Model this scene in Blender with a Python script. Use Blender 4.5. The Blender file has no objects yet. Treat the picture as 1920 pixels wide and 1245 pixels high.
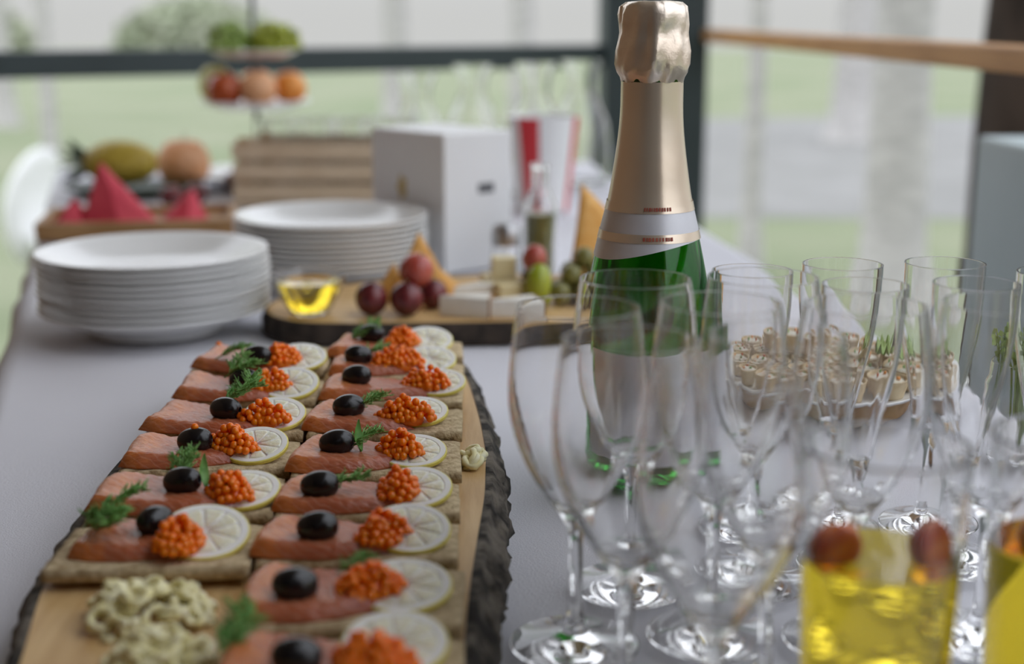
import bpy, math, random
from mathutils import Vector, Matrix, noise

# ------------------------------------------------------------------ camera, sky, sun, exposure
scene = bpy.context.scene
COL = scene.collection
R = math.radians
TZ = 0.75                       # table top height (m)

cam_d = bpy.data.cameras.new('camera')
cam_d.sensor_width = 36.0
cam_d.lens = 36.0 * 2632.0 / 1920.0
cam_d.clip_start = 0.02
cam_d.clip_end = 400
cam_d.dof.use_dof = True
cam_d.dof.focus_distance = 0.86
cam_d.dof.aperture_fstop = 3.7
cam_d.dof.aperture_blades = 9
cam = bpy.data.objects.new('camera', cam_d)
COL.objects.link(cam)
cam.location = (0, 0, TZ + 0.304)
cam.rotation_euler = (R(90 - 12.687), 0, R(-2.017))
scene.camera = cam

world = bpy.data.worlds.new('overcast_sky')
scene.world = world
world.use_nodes = True
wn = world.node_tree
bgn = wn.nodes['Background']
tc = wn.nodes.new('ShaderNodeTexCoord')
sep = wn.nodes.new('ShaderNodeSeparateXYZ')
ramp = wn.nodes.new('ShaderNodeValToRGB')
ramp.color_ramp.elements[0].position = 0.0
ramp.color_ramp.elements[0].color = (0.60, 0.605, 0.595, 1)
ramp.color_ramp.elements[1].position = 0.03
ramp.color_ramp.elements[1].color = (0.63, 0.635, 0.635, 1)
for pos, c in ((0.25, (1.62, 1.68, 1.80, 1)), (1.0, (2.2, 2.32, 2.55, 1))):      # overcast sky, brighter towards the zenith
    ramp.color_ramp.elements.new(pos).color = c
wn.links.new(tc.outputs['Generated'], sep.inputs[0])
wn.links.new(sep.outputs['Z'], ramp.inputs[0])
wn.links.new(ramp.outputs[0], bgn.inputs[0])
bgn.inputs[1].default_value = 1.0

sun_d = bpy.data.lights.new('sun', 'SUN')
sun_d.energy = 0.4
sun_d.angle = R(4)
sun_d.color = (1.0, 0.96, 0.88)
sun = bpy.data.objects.new('sun', sun_d)
COL.objects.link(sun)
sun.location = (-6, -6, 9)
sun.rotation_euler = (R(42), 0, R(-48))      # from behind and left of the pavilion, the roof shades the table

vs = scene.view_settings
vs.view_transform = 'Standard'
vs.look = 'None'
vs.gamma = 1.0
vs.exposure = 0.0
vs.use_curve_mapping = False
scene.cycles.max_bounces = 34
scene.cycles.transmission_bounces = 34
scene.cycles.glossy_bounces = 8
scene.cycles.diffuse_bounces = 4
scene.cycles.transparent_max_bounces = 12
scene.cycles.sample_clamp_indirect = 6.0

# ------------------------------------------------------------------ helpers
def link(o, parent=None):
    COL.objects.link(o)
    if parent is not None:
        o.parent = parent
    return o

def mesh(name, verts, faces, mat=None, parent=None, smooth=True, loc=None, rot=None):
    me = bpy.data.meshes.new(name)
    me.from_pydata([tuple(v) for v in verts], [], faces)
    me.validate()
    if smooth:
        me.polygons.foreach_set('use_smooth', [True] * len(me.polygons))
    me.update()
    if mat is not None:
        me.materials.append(mat)
    o = bpy.data.objects.new(name, me)
    if loc is not None: o.location = loc
    if rot is not None: o.rotation_euler = rot
    return link(o, parent)

def again(o, parent=None, loc=None, rot=None, scale=None):
    c = o.copy()
    link(c)
    c.parent = parent
    if loc is not None: c.location = loc
    if rot is not None: c.rotation_euler = rot
    if scale is not None: c.scale = scale
    return c

def copy_tree(o, parent=None):
    c = o.copy(); link(c); c.parent = parent
    for ch in list(o.children):
        copy_tree(ch, c)
    return c

def empty(name, loc=(0, 0, 0), rz=0.0):
    o = bpy.data.objects.new(name, None)
    o.location = loc
    o.rotation_euler = (0, 0, rz)
    o.empty_display_size = 0.02
    return link(o)

def tag(o, label=None, cat=None, group=None, kind=None):
    if label: o['label'] = label
    if cat: o['category'] = cat
    if group: o['group'] = group
    if kind: o['kind'] = kind
    return o

def lathe(profile, n=48, cap=False):
    """profile: list of (r, z); returns verts, faces (outward when z rises); sharp corners get tight supporting rings"""
    V, F = [], []
    q = [profile[0]]
    for i in range(1, len(profile) - 1):
        p0, p1, p2 = (Vector(profile[i + e]) for e in (-1, 0, 1))
        d0, d1 = p1 - p0, p2 - p1
        if d0.length > 1e-7 and d1.length > 1e-7 and (d0.angle(d1) > 0.6 or (d0.angle(d1) > 0.1 and max(d0.length, d1.length) > 3 * min(d0.length, d1.length))):
            q.append(tuple(p1 - d0 * min(0.0004 / d0.length, 0.3)))
            q.append(tuple(p1))
            q.append(tuple(p1 + d1 * min(0.0004 / d1.length, 0.3)))
        else:
            q.append(profile[i])
    q.append(profile[-1])
    profile = q
    for r, z in profile:
        for k in range(n):
            a = 2 * math.pi * k / n
            V.append((r * math.cos(a), r * math.sin(a), z))
    for i in range(len(profile) - 1):
        for k in range(n):
            k2 = (k + 1) % n
            F.append((i * n + k, i * n + k2, (i + 1) * n + k2, (i + 1) * n + k))
    if cap:
        F.append(tuple(range(n - 1, -1, -1)))
        F.append(tuple((len(profile) - 1) * n + k for k in range(n)))
    return V, F

def box(x0, x1, y0, y1, z0, z1):
    V = [(x0, y0, z0), (x1, y0, z0), (x1, y1, z0), (x0, y1, z0), (x0, y0, z1), (x1, y0, z1), (x1, y1, z1), (x0, y1, z1)]
    F = [(3, 2, 1, 0), (4, 5, 6, 7), (0, 1, 5, 4), (1, 2, 6, 5), (2, 3, 7, 6), (3, 0, 4, 7)]
    return V, F

def bevel(o, w, seg=2):
    m = o.modifiers.new('bevel', 'BEVEL')
    m.width = w; m.segments = seg; m.limit_method = 'ANGLE'
    return o

def sphere(rx, ry, rz, nu=16, nv=10):
    V, F = [(0, 0, -rz)], []
    for i in range(1, nv):
        t = math.pi * i / nv
        for k in range(nu):
            a = 2 * math.pi * k / nu
            V.append((rx * math.sin(t) * math.cos(a), ry * math.sin(t) * math.sin(a), -rz * math.cos(t)))
    V.append((0, 0, rz))
    for k in range(nu):
        F.append((0, 1 + (k + 1) % nu, 1 + k))
    for i in range(nv - 2):
        for k in range(nu):
            a, b = 1 + i * nu + k, 1 + i * nu + (k + 1) % nu
            F.append((a, b, b + nu, a + nu))
    t = len(V) - 1
    for k in range(nu):
        F.append((t, t - nu + k, t - nu + (k + 1) % nu))
    return V, F

def tube(pts, radii, n=6, V=None, F=None):
    """round tube along points, appended to V, F"""
    if V is None: V, F = [], []
    pts = [Vector(p) for p in pts]
    base = len(V)
    for i, p in enumerate(pts):
        d = (pts[min(i + 1, len(pts) - 1)] - pts[max(i - 1, 0)])
        d = d.normalized() if d.length > 1e-9 else Vector((0, 0, 1))
        s = d.orthogonal().normalized() if abs(d.z) > 0.95 else d.cross(Vector((0, 0, 1))).normalized()
        u = s.cross(d)
        r = radii[i] if isinstance(radii, (list, tuple)) else radii
        for k in range(n):
            a = 2 * math.pi * k / n
            V.append(tuple(p + s * (r * math.cos(a)) + u * (r * math.sin(a))))
    for i in range(len(pts) - 1):
        for k in range(n):
            k2 = (k + 1) % n
            F.append((base + i * n + k, base + i * n + k2, base + (i + 1) * n + k2, base + (i + 1) * n + k))
    F.append(tuple(base + k for k in range(n - 1, -1, -1)))
    F.append(tuple(base + (len(pts) - 1) * n + k for k in range(n)))
    return V, F

def nz(x, y, z=0.0, s=1.0):
    return noise.noise(Vector((x * s, y * s, z * s)))

ORD = ['topmost', 'second', 'third', 'fourth', 'fifth', 'sixth', 'seventh', 'eighth', 'ninth', 'tenth', 'eleventh']

# ------------------------------------------------------------------ materials
def mat(name, c1, c2=None, scale=20.0, rough=0.6, bump=0.0, bscale=None, detail=4.0, coords='Object', stretch=(1, 1, 1), ramp=(0.35, 0.65), **kw):
    m = bpy.data.materials.new(name)
    m.use_nodes = True
    nt = m.node_tree
    b = nt.nodes['Principled BSDF']
    b.inputs['Roughness'].default_value = rough
    b.inputs['Base Color'].default_value = (*c1, 1)
    if c2 is not None or bump:
        t = nt.nodes.new('ShaderNodeTexCoord')
        mp = nt.nodes.new('ShaderNodeMapping')
        mp.inputs['Scale'].default_value = stretch
        nt.links.new(t.outputs[coords], mp.inputs[0])
    if c2 is not None:
        n = nt.nodes.new('ShaderNodeTexNoise')
        n.inputs['Scale'].default_value = scale
        n.inputs['Detail'].default_value = detail
        r = nt.nodes.new('ShaderNodeValToRGB')
        r.color_ramp.elements[0].position, r.color_ramp.elements[1].position = ramp
        r.color_ramp.elements[0].color = (*c1, 1)
        r.color_ramp.elements[1].color = (*c2, 1)
        nt.links.new(mp.outputs[0], n.inputs['Vector'])
        nt.links.new(n.outputs['Fac'], r.inputs[0])
        nt.links.new(r.outputs[0], b.inputs['Base Color'])
    if bump:
        n2 = nt.nodes.new('ShaderNodeTexNoise')
        n2.inputs['Scale'].default_value = bscale or scale
        n2.inputs['Detail'].default_value = 5
        bp = nt.nodes.new('ShaderNodeBump')
        bp.inputs['Strength'].default_value = 1.0
        bp.inputs['Distance'].default_value = bump
        nt.links.new(mp.outputs[0], n2.inputs['Vector'])
        nt.links.new(n2.outputs['Fac'], bp.inputs['Height'])
        nt.links.new(bp.outputs[0], b.inputs['Normal'])
    for k, v in kw.items():
        b.inputs[k.replace('_', ' ')].default_value = v
    return m

def glass(name, color=(1, 1, 1), ior=1.45, rough=0.0):
    m = bpy.data.materials.new(name)
    m.use_nodes = True
    b = m.node_tree.nodes['Principled BSDF']
    b.inputs['Base Color'].default_value = (*color, 1)
    b.inputs['Transmission Weight'].default_value = 1.0
    b.inputs['Roughness'].default_value = rough
    b.inputs['IOR'].default_value = ior
    return m

M = {}
M['cloth'] = mat('white_linen', (0.67, 0.67, 0.715), (0.72, 0.715, 0.755), 3.0, 0.85, bump=0.0006, bscale=900)
M['porcelain'] = mat('white_porcelain', (0.80, 0.80, 0.78), (0.83, 0.83, 0.815), 8, 0.18, IOR=1.5)
M['glass'] = glass('clear_glass', (1.0, 1.0, 1.0), 1.40)
M['green_glass'] = glass('green_bottle_glass', (0.04, 0.34, 0.05))
M['drink'] = glass('yellow_drink', (0.97, 0.74, 0.05), 1.33)
M['honey'] = glass('honey', (1.0, 0.74, 0.05), 1.45)
M['bread'] = mat('crispbread', (0.36, 0.25, 0.125), (0.64, 0.51, 0.31), 160, 0.9, bump=0.0016, bscale=420, ramp=(0.3, 0.6))
M['olive'] = mat('black_olive', (0.006, 0.006, 0.007), (0.012, 0.009, 0.010), 60, 0.22, bump=0.0002, bscale=250)
M['dill'] = mat('dill_green', (0.09, 0.26, 0.04), (0.22, 0.44, 0.11), 120, 0.5)
M['rind'] = mat('lemon_rind', (0.72, 0.60, 0.08), (0.80, 0.70, 0.16), 300, 0.4)
M['pith'] = mat('lemon_pith', (0.90, 0.89, 0.80), (0.93, 0.92, 0.86), 200, 0.55, Subsurface_Weight=0.3, Subsurface_Radius=(0.004, 0.004, 0.002), Subsurface_Scale=1.0)
M['lemon'] = mat('lemon_flesh', (0.82, 0.78, 0.55), (0.89, 0.86, 0.70), 320, 0.12, bump=0.0005, bscale=500, Subsurface_Weight=0.5, Subsurface_Radius=(0.006, 0.005, 0.002), Subsurface_Scale=1.0)
M['roe'] = mat('salmon_roe', (1.0, 0.125, 0.003), (1.0, 0.25, 0.008), 260, 0.06, Subsurface_Weight=0.6, Subsurface_Radius=(0.008, 0.003, 0.0008), Subsurface_Scale=1.0, IOR=1.45)
M['roe_jelly'] = mat('roe_jelly', (1.0, 0.14, 0.008), (1.0, 0.26, 0.02), 300, 0.12, Subsurface_Weight=0.6, Subsurface_Radius=(0.006, 0.002, 0.0005), Subsurface_Scale=1.0)

def salmon_mat():
    m = mat('smoked_salmon', (0.30, 0.06, 0.018), (0.62, 0.22, 0.10), 90, 0.26, stretch=(0.6, 2.4, 1), bump=0.0011, bscale=260, Subsurface_Weight=0.35,
            Subsurface_Radius=(0.006, 0.002, 0.001), Subsurface_Scale=1.0)
    nt = m.node_tree
    b = nt.nodes['Principled BSDF']
    src = b.inputs['Base Color'].links[0].from_socket
    t = nt.nodes.new('ShaderNodeTexCoord')
    w = nt.nodes.new('ShaderNodeTexWave')
    w.bands_direction = 'DIAGONAL'
    w.inputs['Scale'].default_value = 85
    w.inputs['Distortion'].default_value = 5
    w.inputs['Detail'].default_value = 2
    w.inputs['Detail Scale'].default_value = 1.2
    r = nt.nodes.new('ShaderNodeValToRGB')
    r.color_ramp.elements[0].position = 0.80; r.color_ramp.elements[0].color = (0, 0, 0, 1)
    r.color_ramp.elements[1].position = 0.99; r.color_ramp.elements[1].color = (0.45, 0.45, 0.45, 1)
    mx = nt.nodes.new('ShaderNodeMixRGB')
    mx.inputs[2].default_value = (0.86, 0.58, 0.44, 1)
    nt.links.new(t.outputs['Object'], w.inputs['Vector'])
    nt.links.new(w.outputs['Fac'], r.inputs[0])
    nt.links.new(r.outputs[0], mx.inputs[0])
    nt.links.new(src, mx.inputs[1])
    sx = nt.nodes.new('ShaderNodeSeparateXYZ')
    nt.links.new(t.outputs['Generated'], sx.inputs[0])
    cr = nt.nodes.new('ShaderNodeValToRGB')
    els = cr.color_ramp.elements
    els[0].position = 0.0; els[0].color = (0.62, 0.20, 0.04, 1)
    els[1].position = 1.0; els[1].color = (0.33, 0.04, 0.008, 1)
    for pos, c in ((0.20, (0.66, 0.215, 0.055, 1)), (0.32, (0.47, 0.155, 0.080, 1)), (0.62, (0.42, 0.115, 0.05, 1))):
        els.new(pos).color = c
    nw = nt.nodes.new('ShaderNodeTexNoise'); nw.inputs['Scale'].default_value = 70
    ad = nt.nodes.new('ShaderNodeMath'); ad.operation = 'MULTIPLY_ADD'; ad.inputs[1].default_value = 0.4; ad.inputs[2].default_value = -0.2
    ad2 = nt.nodes.new('ShaderNodeMath'); ad2.operation = 'ADD'
    nt.links.new(t.outputs['Object'], nw.inputs['Vector'])
    nt.links.new(nw.outputs['Fac'], ad.inputs[0])
    nt.links.new(ad.outputs[0], ad2.inputs[0]); nt.links.new(sx.outputs['X'], ad2.inputs[1])
    nt.links.new(ad2.outputs[0], cr.inputs[0])
    m2 = nt.nodes.new('ShaderNodeMixRGB'); m2.inputs[0].default_value = 0.7
    nt.links.new(mx.outputs[0], m2.inputs[1]); nt.links.new(cr.outputs[0], m2.inputs[2])
    nt.links.new(m2.outputs[0], b.inputs['Base Color'])
    return m
M['salmon'] = salmon_mat()
M['board'] = mat('pale_cut_wood', (0.52, 0.305, 0.115), (0.68, 0.455, 0.205), 14, 0.55, stretch=(6, 0.7, 6), bump=0.0003, bscale=60)
M['board_edge'] = mat('inner_bark', (0.30, 0.15, 0.07), (0.45, 0.25, 0.13), 40, 0.7)
M['bark'] = mat('rough_bark', (0.018, 0.014, 0.010), (0.17, 0.145, 0.115), 55, 0.95, bump=0.004, bscale=90, ramp=(0.42, 0.62))
M['cheeseboard'] = mat('golden_cut_wood', (0.55, 0.34, 0.13), (0.70, 0.47, 0.21), 12, 0.5, stretch=(1, 8, 8))
M['dark_bark'] = mat('dark_bark', (0.02, 0.014, 0.010), (0.06, 0.042, 0.03), 60, 0.9, bump=0.002)
M['curl'] = mat('pale_yellow_curl', (0.86, 0.77, 0.36), (0.92, 0.88, 0.62), 90, 0.5, Subsurface_Weight=0.2, Subsurface_Radius=(0.004, 0.004, 0.002), Subsurface_Scale=1.0)
M['foil'] = mat('gold_foil', (0.82, 0.68, 0.54), (0.90, 0.79, 0.67), 40, 0.28, bump=0.0006, bscale=120, Metallic=0.7)
M['foil_smooth'] = mat('smooth_gold_foil', (0.84, 0.69, 0.53), (0.88, 0.75, 0.60), 20, 0.24, bump=0.00015, bscale=60, Metallic=0.62)
M['silver_label'] = mat('silver_white_paper', (0.66, 0.66, 0.70), (0.74, 0.74, 0.77), 40, 0.4, Metallic=0.3)
M['print'] = mat('brown_print', (0.30, 0.05, 0.03), (0.36, 0.09, 0.05), 200, 0.6)
M['gold_print'] = mat('gold_print', (0.50, 0.36, 0.10), (0.58, 0.44, 0.16), 90, 0.5)
M['grey_print'] = mat('grey_print', (0.10, 0.10, 0.11), (0.16, 0.16, 0.17), 90, 0.6)
M['carton'] = mat('white_carton', (0.80, 0.80, 0.80), (0.83, 0.83, 0.83), 10, 0.5)
M['frame'] = mat('slate_paint', (0.024, 0.038, 0.040), (0.032, 0.048, 0.051), 6, 0.5)
M['handrail'] = mat('oiled_pine', (0.44, 0.20, 0.045), (0.56, 0.28, 0.08), 10, 0.5, stretch=(8, 0.6, 8))
M['grey_panel'] = mat('grey_blue_paint', (0.40, 0.47, 0.48), (0.44, 0.51, 0.52), 4, 0.7)
M['wood_wall'] = mat('stained_boards', (0.20, 0.12, 0.065), (0.30, 0.19, 0.11), 6, 0.6, stretch=(8, 8, 0.5))
M['ceil'] = mat('ceiling_boards', (0.22, 0.15, 0.09), (0.30, 0.21, 0.13), 5, 0.7, stretch=(0.5, 8, 8))
M['deck'] = mat('grey_deck', (0.24, 0.20, 0.16), (0.32, 0.27, 0.22), 6, 0.7, stretch=(8, 0.5, 8))
M['lawn'] = mat('sunlit_lawn', (0.185, 0.222, 0.12), (0.25, 0.265, 0.17), 0.5, 0.95, bump=0.02, bscale=30)
M['gravel'] = mat('pale_gravel', (0.21, 0.207, 0.195), (0.25, 0.245, 0.235), 2, 0.95)
M['birch'] = mat('pale_birch_bark', (0.40, 0.385, 0.375), (0.54, 0.52, 0.505), 7, 0.85, stretch=(1, 1, 3), bump=0.004)
M['dark_trunk'] = mat('dark_trunk_bark', (0.018, 0.012, 0.008), (0.075, 0.05, 0.038), 9, 0.95, stretch=(1, 1, 0.35), bump=0.02)
M['leaf'] = mat('spring_leaf', (0.25, 0.36, 0.10), (0.36, 0.46, 0.18), 3, 0.7)
M['pale_leaf'] = mat('pale_leaf', (0.32, 0.36, 0.24), (0.40, 0.42, 0.31), 0.6, 0.8)
M['napkin'] = mat('red_paper_napkin', (0.56, 0.045, 0.075), (0.64, 0.07, 0.10), 30, 0.75)
M['red'] = mat('red_stripe', (0.60, 0.025, 0.035), (0.66, 0.04, 0.05), 30, 0.5)
M['red_grape'] = mat('red_grape_skin', (0.07, 0.010, 0.014), (0.20, 0.030, 0.030), 60, 0.22, Subsurface_Weight=0.2, Subsurface_Radius=(0.006, 0.002, 0.002), Subsurface_Scale=1.0)
M['light_red_grape'] = mat('light_red_grape_skin', (0.36, 0.05, 0.035), (0.52, 0.13, 0.09), 60, 0.2, Subsurface_Weight=0.3, Subsurface_Radius=(0.006, 0.002, 0.002), Subsurface_Scale=1.0)
M['green_grape'] = mat('green_grape_skin', (0.30, 0.36, 0.02), (0.42, 0.46, 0.06), 60, 0.2, Subsurface_Weight=0.3, Subsurface_Radius=(0.006, 0.006, 0.002), Subsurface_Scale=1.0)
M['olive_green'] = mat('olive_green_skin', (0.16, 0.15, 0.035), (0.27, 0.25, 0.08), 60, 0.3)
M['chip'] = mat('corn_chip', (0.72, 0.34, 0.06), (0.80, 0.45, 0.13), 90, 0.6, bump=0.0006, bscale=300)
M['brie'] = mat('soft_white_cheese', (0.78, 0.75, 0.66), (0.84, 0.82, 0.76), 60, 0.6, bump=0.0006, bscale=150)
M['hard_cheese'] = mat('hard_yellow_cheese', (0.72, 0.60, 0.30), (0.78, 0.68, 0.42), 60, 0.5)
M['brown_crumb'] = mat('brown_cracker', (0.26, 0.13, 0.045), (0.36, 0.20, 0.08), 160, 0.85, bump=0.0006)
M['metal'] = mat('brushed_steel', (0.45, 0.45, 0.46), (0.52, 0.52, 0.53), 60, 0.35, Metallic=1.0)
M['tart'] = mat('tartlet_pastry', (0.62, 0.46, 0.26), (0.72, 0.58, 0.38), 120, 0.7, bump=0.0004)
M['cream'] = mat('creamy_filling', (0.66, 0.60, 0.48), (0.76, 0.72, 0.62), 200, 0.5, bump=0.001, bscale=300)
M['lettuce'] = mat('lettuce_green', (0.22, 0.34, 0.06), (0.34, 0.44, 0.12), 60, 0.5)
M['berry'] = mat('red_fruit_flesh', (0.42, 0.03, 0.006), (0.68, 0.18, 0.012), 90, 0.25)
M['banana'] = mat('banana_skin', (0.36, 0.25, 0.02), (0.55, 0.41, 0.06), 60, 0.5)
M['melon'] = mat('dark_green_rind', (0.018, 0.035, 0.014), (0.035, 0.06, 0.02), 30, 0.4)
M['orange'] = mat('orange_skin', (0.80, 0.26, 0.035), (0.88, 0.36, 0.07), 40, 0.4, bump=0.0004, bscale=300)
M['peach'] = mat('peach_skin', (0.74, 0.34, 0.15), (0.80, 0.44, 0.24), 20, 0.6)
M['apple'] = mat('red_apple_skin', (0.30, 0.035, 0.015), (0.46, 0.09, 0.02), 20, 0.25)
M['pear'] = mat('yellow_green_pear', (0.42, 0.40, 0.05), (0.52, 0.48, 0.10), 20, 0.4)
M['crate'] = mat('pale_crate_wood', (0.55, 0.42, 0.27), (0.66, 0.53, 0.37), 20, 0.7, stretch=(1, 6, 6))
M['brown_wood'] = mat('brown_tray_wood', (0.32, 0.17, 0.06), (0.42, 0.24, 0.10), 20, 0.6, stretch=(1, 6, 6))
M['white_plastic'] = mat('white_plastic', (0.80, 0.80, 0.80), (0.84, 0.84, 0.84), 10, 0.4)
M['rod'] = mat('dark_steel_rod', (0.08, 0.08, 0.08), (0.12, 0.12, 0.12), 10, 0.3, Metallic=1.0)

# ------------------------------------------------------------------ the setting
def struct(name, V, F, m, parent=None, smooth=False):
    o = mesh(name, V, F, m, parent, smooth)
    if parent is None: o['kind'] = 'structure'
    return o

# lawn and gravel outside
struct('ground_lawn', [(-90, -40, -0.30), (90, -40, -0.30), (90, 60, -0.30), (-90, 60, -0.30)], [(0, 1, 2, 3)], M['lawn'])
struct('ground_gravel_path', [(0.8, 9.6, -0.296), (40, 6.5, -0.296), (40, 22, -0.296), (2.0, 19, -0.296)], [(0, 1, 2, 3)], M['gravel'])
# pavilion: corner post at (.37..64, 3.72); open back side runs to the left, open right side runs towards the camera
def prism(pts, z0, z1):
    n = len(pts)
    V = [(x, y, z0) for x, y in pts] + [(x, y, z1) for x, y in pts]
    F = [tuple(range(n - 1, -1, -1)), tuple(range(n, 2 * n))]
    for i in range(n):
        j = (i + 1) % n
        F.append((i, j, n + j, n + i))
    return V, F
outline = [(-1.75, -2.6), (0.72, -2.6), (0.70, 3.92), (0.30, 3.92), (-1.75, 2.88)]
struct('floor', *prism(outline, -0.28, 0.0), M['deck'])
roof = [(-1.95, -2.8), (0.56, -2.8), (0.56, 4.05), (0.30, 4.15), (-1.95, 3.02)]
V, F = prism(roof, 0.0, 0.1)
struct('shading_ceiling', [(x, y, z + 2.80 + 0.30 * x) for x, y, z in V], F, M['ceil'])  # unseen roof added for shade, its pitch and right edge shaped to steer daylight
struct('shade_wall_left', *box(-1.12, -1.02, -2.6, 2.45, 0, 2.60), M['wood_wall'])  # added out of view to block light from the left and darken the cloth
struct('light_block_right', *box(0.60, 0.68, -2.6, -0.12, 0, 2.94), M['wood_wall'])  # unseen blocker, added to keep daylight off the front faces of the food
struct('wall_back', *box(-1.02, 0.70, -2.6, -2.5, 0, 2.60), M['wood_wall'])
bevel(struct('trim_1', *box(0.372, 0.642, 3.70, 3.92, 0, 2.90), M['frame']), 0.008)
# slate rail along the open back side
a, b = Vector((-1.75, 2.707)), Vector((0.40, 3.78))
d = (b - a).normalized(); n_ = Vector((-d.y, d.x)) * 0.03
V = []
for z in (0.923, 0.981):
    for p in (a - n_, b - n_, b + n_, a + n_):
        V.append((p.x, p.y, z))
bevel(struct('trim_2', V, [(3, 2, 1, 0), (4, 5, 6, 7), (0, 1, 5, 4), (1, 2, 6, 5), (2, 3, 7, 6), (3, 0, 4, 7)], M['frame']), 0.004)
# pine handrail along the open right side
bevel(struct('trim_3', *box(0.625, 0.685, -0.12, 3.72, 0.990, 1.020), M['handrail']), 0.004)
# low grey-blue wall outside the rail
bevel(struct('wall_right', *box(0.745, 0.86, 0.2, 2.02, -0.3, 0.885), M['grey_panel']), 0.006)

def tree(x, y, r, h, m, label, crown=1.0, lean=0.0, seed=0, grp=None, cat='tree'):
    t = empty('tree', (x, y, -0.3))
    rnd = random.Random(seed)
    V, F = [], []
    N, K = 18, 16
    for i in range(N + 1):
        f = i / N
        rr = r * (1.0 - 0.45 * f) * (1 + 0.5 * math.exp(-f * 28))
        for k in range(K):
            a_ = 2 * math.pi * k / K
            q = rr * (1 + 0.10 * nz(math.cos(a_) * 2 + seed, math.sin(a_) * 2, f * 6))
            V.append((q * math.cos(a_) + lean * h * f * f, q * math.sin(a_), f * h))
    for i in range(N):
        for k in range(K):
            k2 = (k + 1) % K
            F.append((i * K + k, i * K + k2, (i + 1) * K + k2, (i + 1) * K + k))
    F.append(tuple(N * K + k for k in range(K)))
    mesh('trunk', V, F, m, t)
    V, F = [], []
    ends = []
    for q in range(6):
        a_ = rnd.uniform(0, 6.28); z0 = h * rnd.uniform(0.6, 0.95); L = crown * rnd.uniform(0.7, 1.3)
        p0 = Vector((lean * h * (z0 / h) ** 2, 0, z0)); p1 = p0 + Vector((math.cos(a_) * L, math.sin(a_) * L, L * 0.6))
        tube([p0, (p0 + p1) / 2 + Vector((0, 0, 0.1)), p1], [r * 0.3, r * 0.2, r * 0.06], 6, V, F)
        ends.append(p1)
    mesh('branches', V, F, m, t)
    V, F = [], []
    for q in range(260):
        c = rnd.choice(ends) + Vector((rnd.gauss(0, 1), rnd.gauss(0, 1), rnd.gauss(0, 0.7))) * crown * 0.4
        u = Vector((rnd.gauss(0, 1), rnd.gauss(0, 1), rnd.gauss(0, 1))).normalized() * 0.09
        w = u.orthogonal().normalized() * 0.05
        i0 = len(V)
        V += [c - u, c + w, c + u, c - w]
        F.append((i0, i0 + 1, i0 + 2, i0 + 3))
    mesh('foliage', V, F, M['leaf'], t, smooth=False)
    return tag(t, label, cat, grp)

tree(1.95, 6.25, 0.145, 4.6, M['birch'], 'thick pale grey tree trunk seen through the open right side', seed=3, crown=1.2)
tree(1.55, 7.45, 0.055, 4.6, M['birch'], 'slim pale trunk between the corner post and the thick pale trunk', seed=4)
tree(-3.00, 10.4, 0.060, 4.8, M['birch'], 'thin pale trunk behind the slate rail near the white chair', seed=5)
tree(-0.75, 16.2, 0.16, 5.0, M['birch'], 'pale trunk above the slate rail, nearer the fruit stand', seed=6)
tree(0.55, 13.0, 0.13, 5.0, M['birch'], 'pale trunk above the slate rail, nearer the corner post', seed=7)
tree(4.3, 15.5, 0.22, 5.0, M['birch'], 'distant pale trunk just left of the thick pale trunk', seed=8)
tree(1.49, 3.45, 0.24, 4.6, M['dark_trunk'], 'dark brown rough tree trunk behind the end of the pine handrail', seed=9, crown=1.2)
tree(-5.75, 18.0, 0.15, 5.0, M['birch'], 'distant pale trunk at the extreme left end of the slate rail', seed=10)

def bush(x, y, rx, ry, h, seed, label):
    t = empty('hedge_bush', (x, y, -0.3))
    rnd = random.Random(seed)
    V, F = [], []
    for q in range(1500):
        a_ = rnd.uniform(0, 6.283); u = rnd.uniform(0, 1)
        e = math.sqrt(max(0, 1 - u * u)) * (0.85 + 0.2 * rnd.random())
        c = Vector((rx * e * math.cos(a_), ry * e * math.sin(a_), h * u * (0.9 + 0.15 * rnd.random()) + 0.05))
        p = Vector((rnd.gauss(0, 1), rnd.gauss(0, 1), rnd.gauss(0, 1))).normalized() * 0.22
        w = p.orthogonal().normalized() * 0.14
        i0 = len(V)
        V += [c - p, c + w, c + p, c - w]
        F.append((i0, i0 + 1, i0 + 2, i0 + 3))
    mesh('foliage', V, F, M['pale_leaf'], t, smooth=False)
    V, F = tube([(0, 0, 0), (0, 0, h * 0.6)], [0.08, 0.04], 8)
    mesh('stem', V, F, M['dark_trunk'], t)
    return tag(t, label, 'bush', 'bushes at the far lawn edge')
bush(-16.5, 44, 3.6, 1.6, 2.2, 1, 'pale green bush at the left end of the slate rail')
bush(-9.5, 52, 3.0, 1.6, 1.9, 2, 'pale green bush left of the fruit stand')

# white oval-backed chair outside on the lawn
ch = empty('garden_chair', (-1.94, 6.5, -0.37), R(70))
tag(ch, 'white oval-backed garden chair outside beside the table edge', 'chair')
V, F = [], []
for s, off in ((1, 0.014), (-1, -0.014)):
    for ring in range(6):
        q = ring / 5
        for k in range(32):
            a_ = 2 * math.pi * k / 32
            x, z = 0.21 * q * math.cos(a_), 0.28 * q * math.sin(a_)
            V.append((x, off + 0.9 * x * x - 0.12 * z, 0.56 + z))
for s in (0, 1):
    b0 = s * 192
    for ring in range(5):
        for k in range(32):
            k2 = (k + 1) % 32
            q = (b0 + ring * 32 + k, b0 + ring * 32 + k2, b0 + (ring + 1) * 32 + k2, b0 + (ring + 1) * 32 + k)
            F.append(q if s == 0 else q[::-1])
for k in range(32):
    k2 = (k + 1) % 32
    F.append((160 + k, 160 + k2, 352 + k2, 352 + k))
mesh('backrest', V, F, M['white_plastic'], ch)
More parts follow.
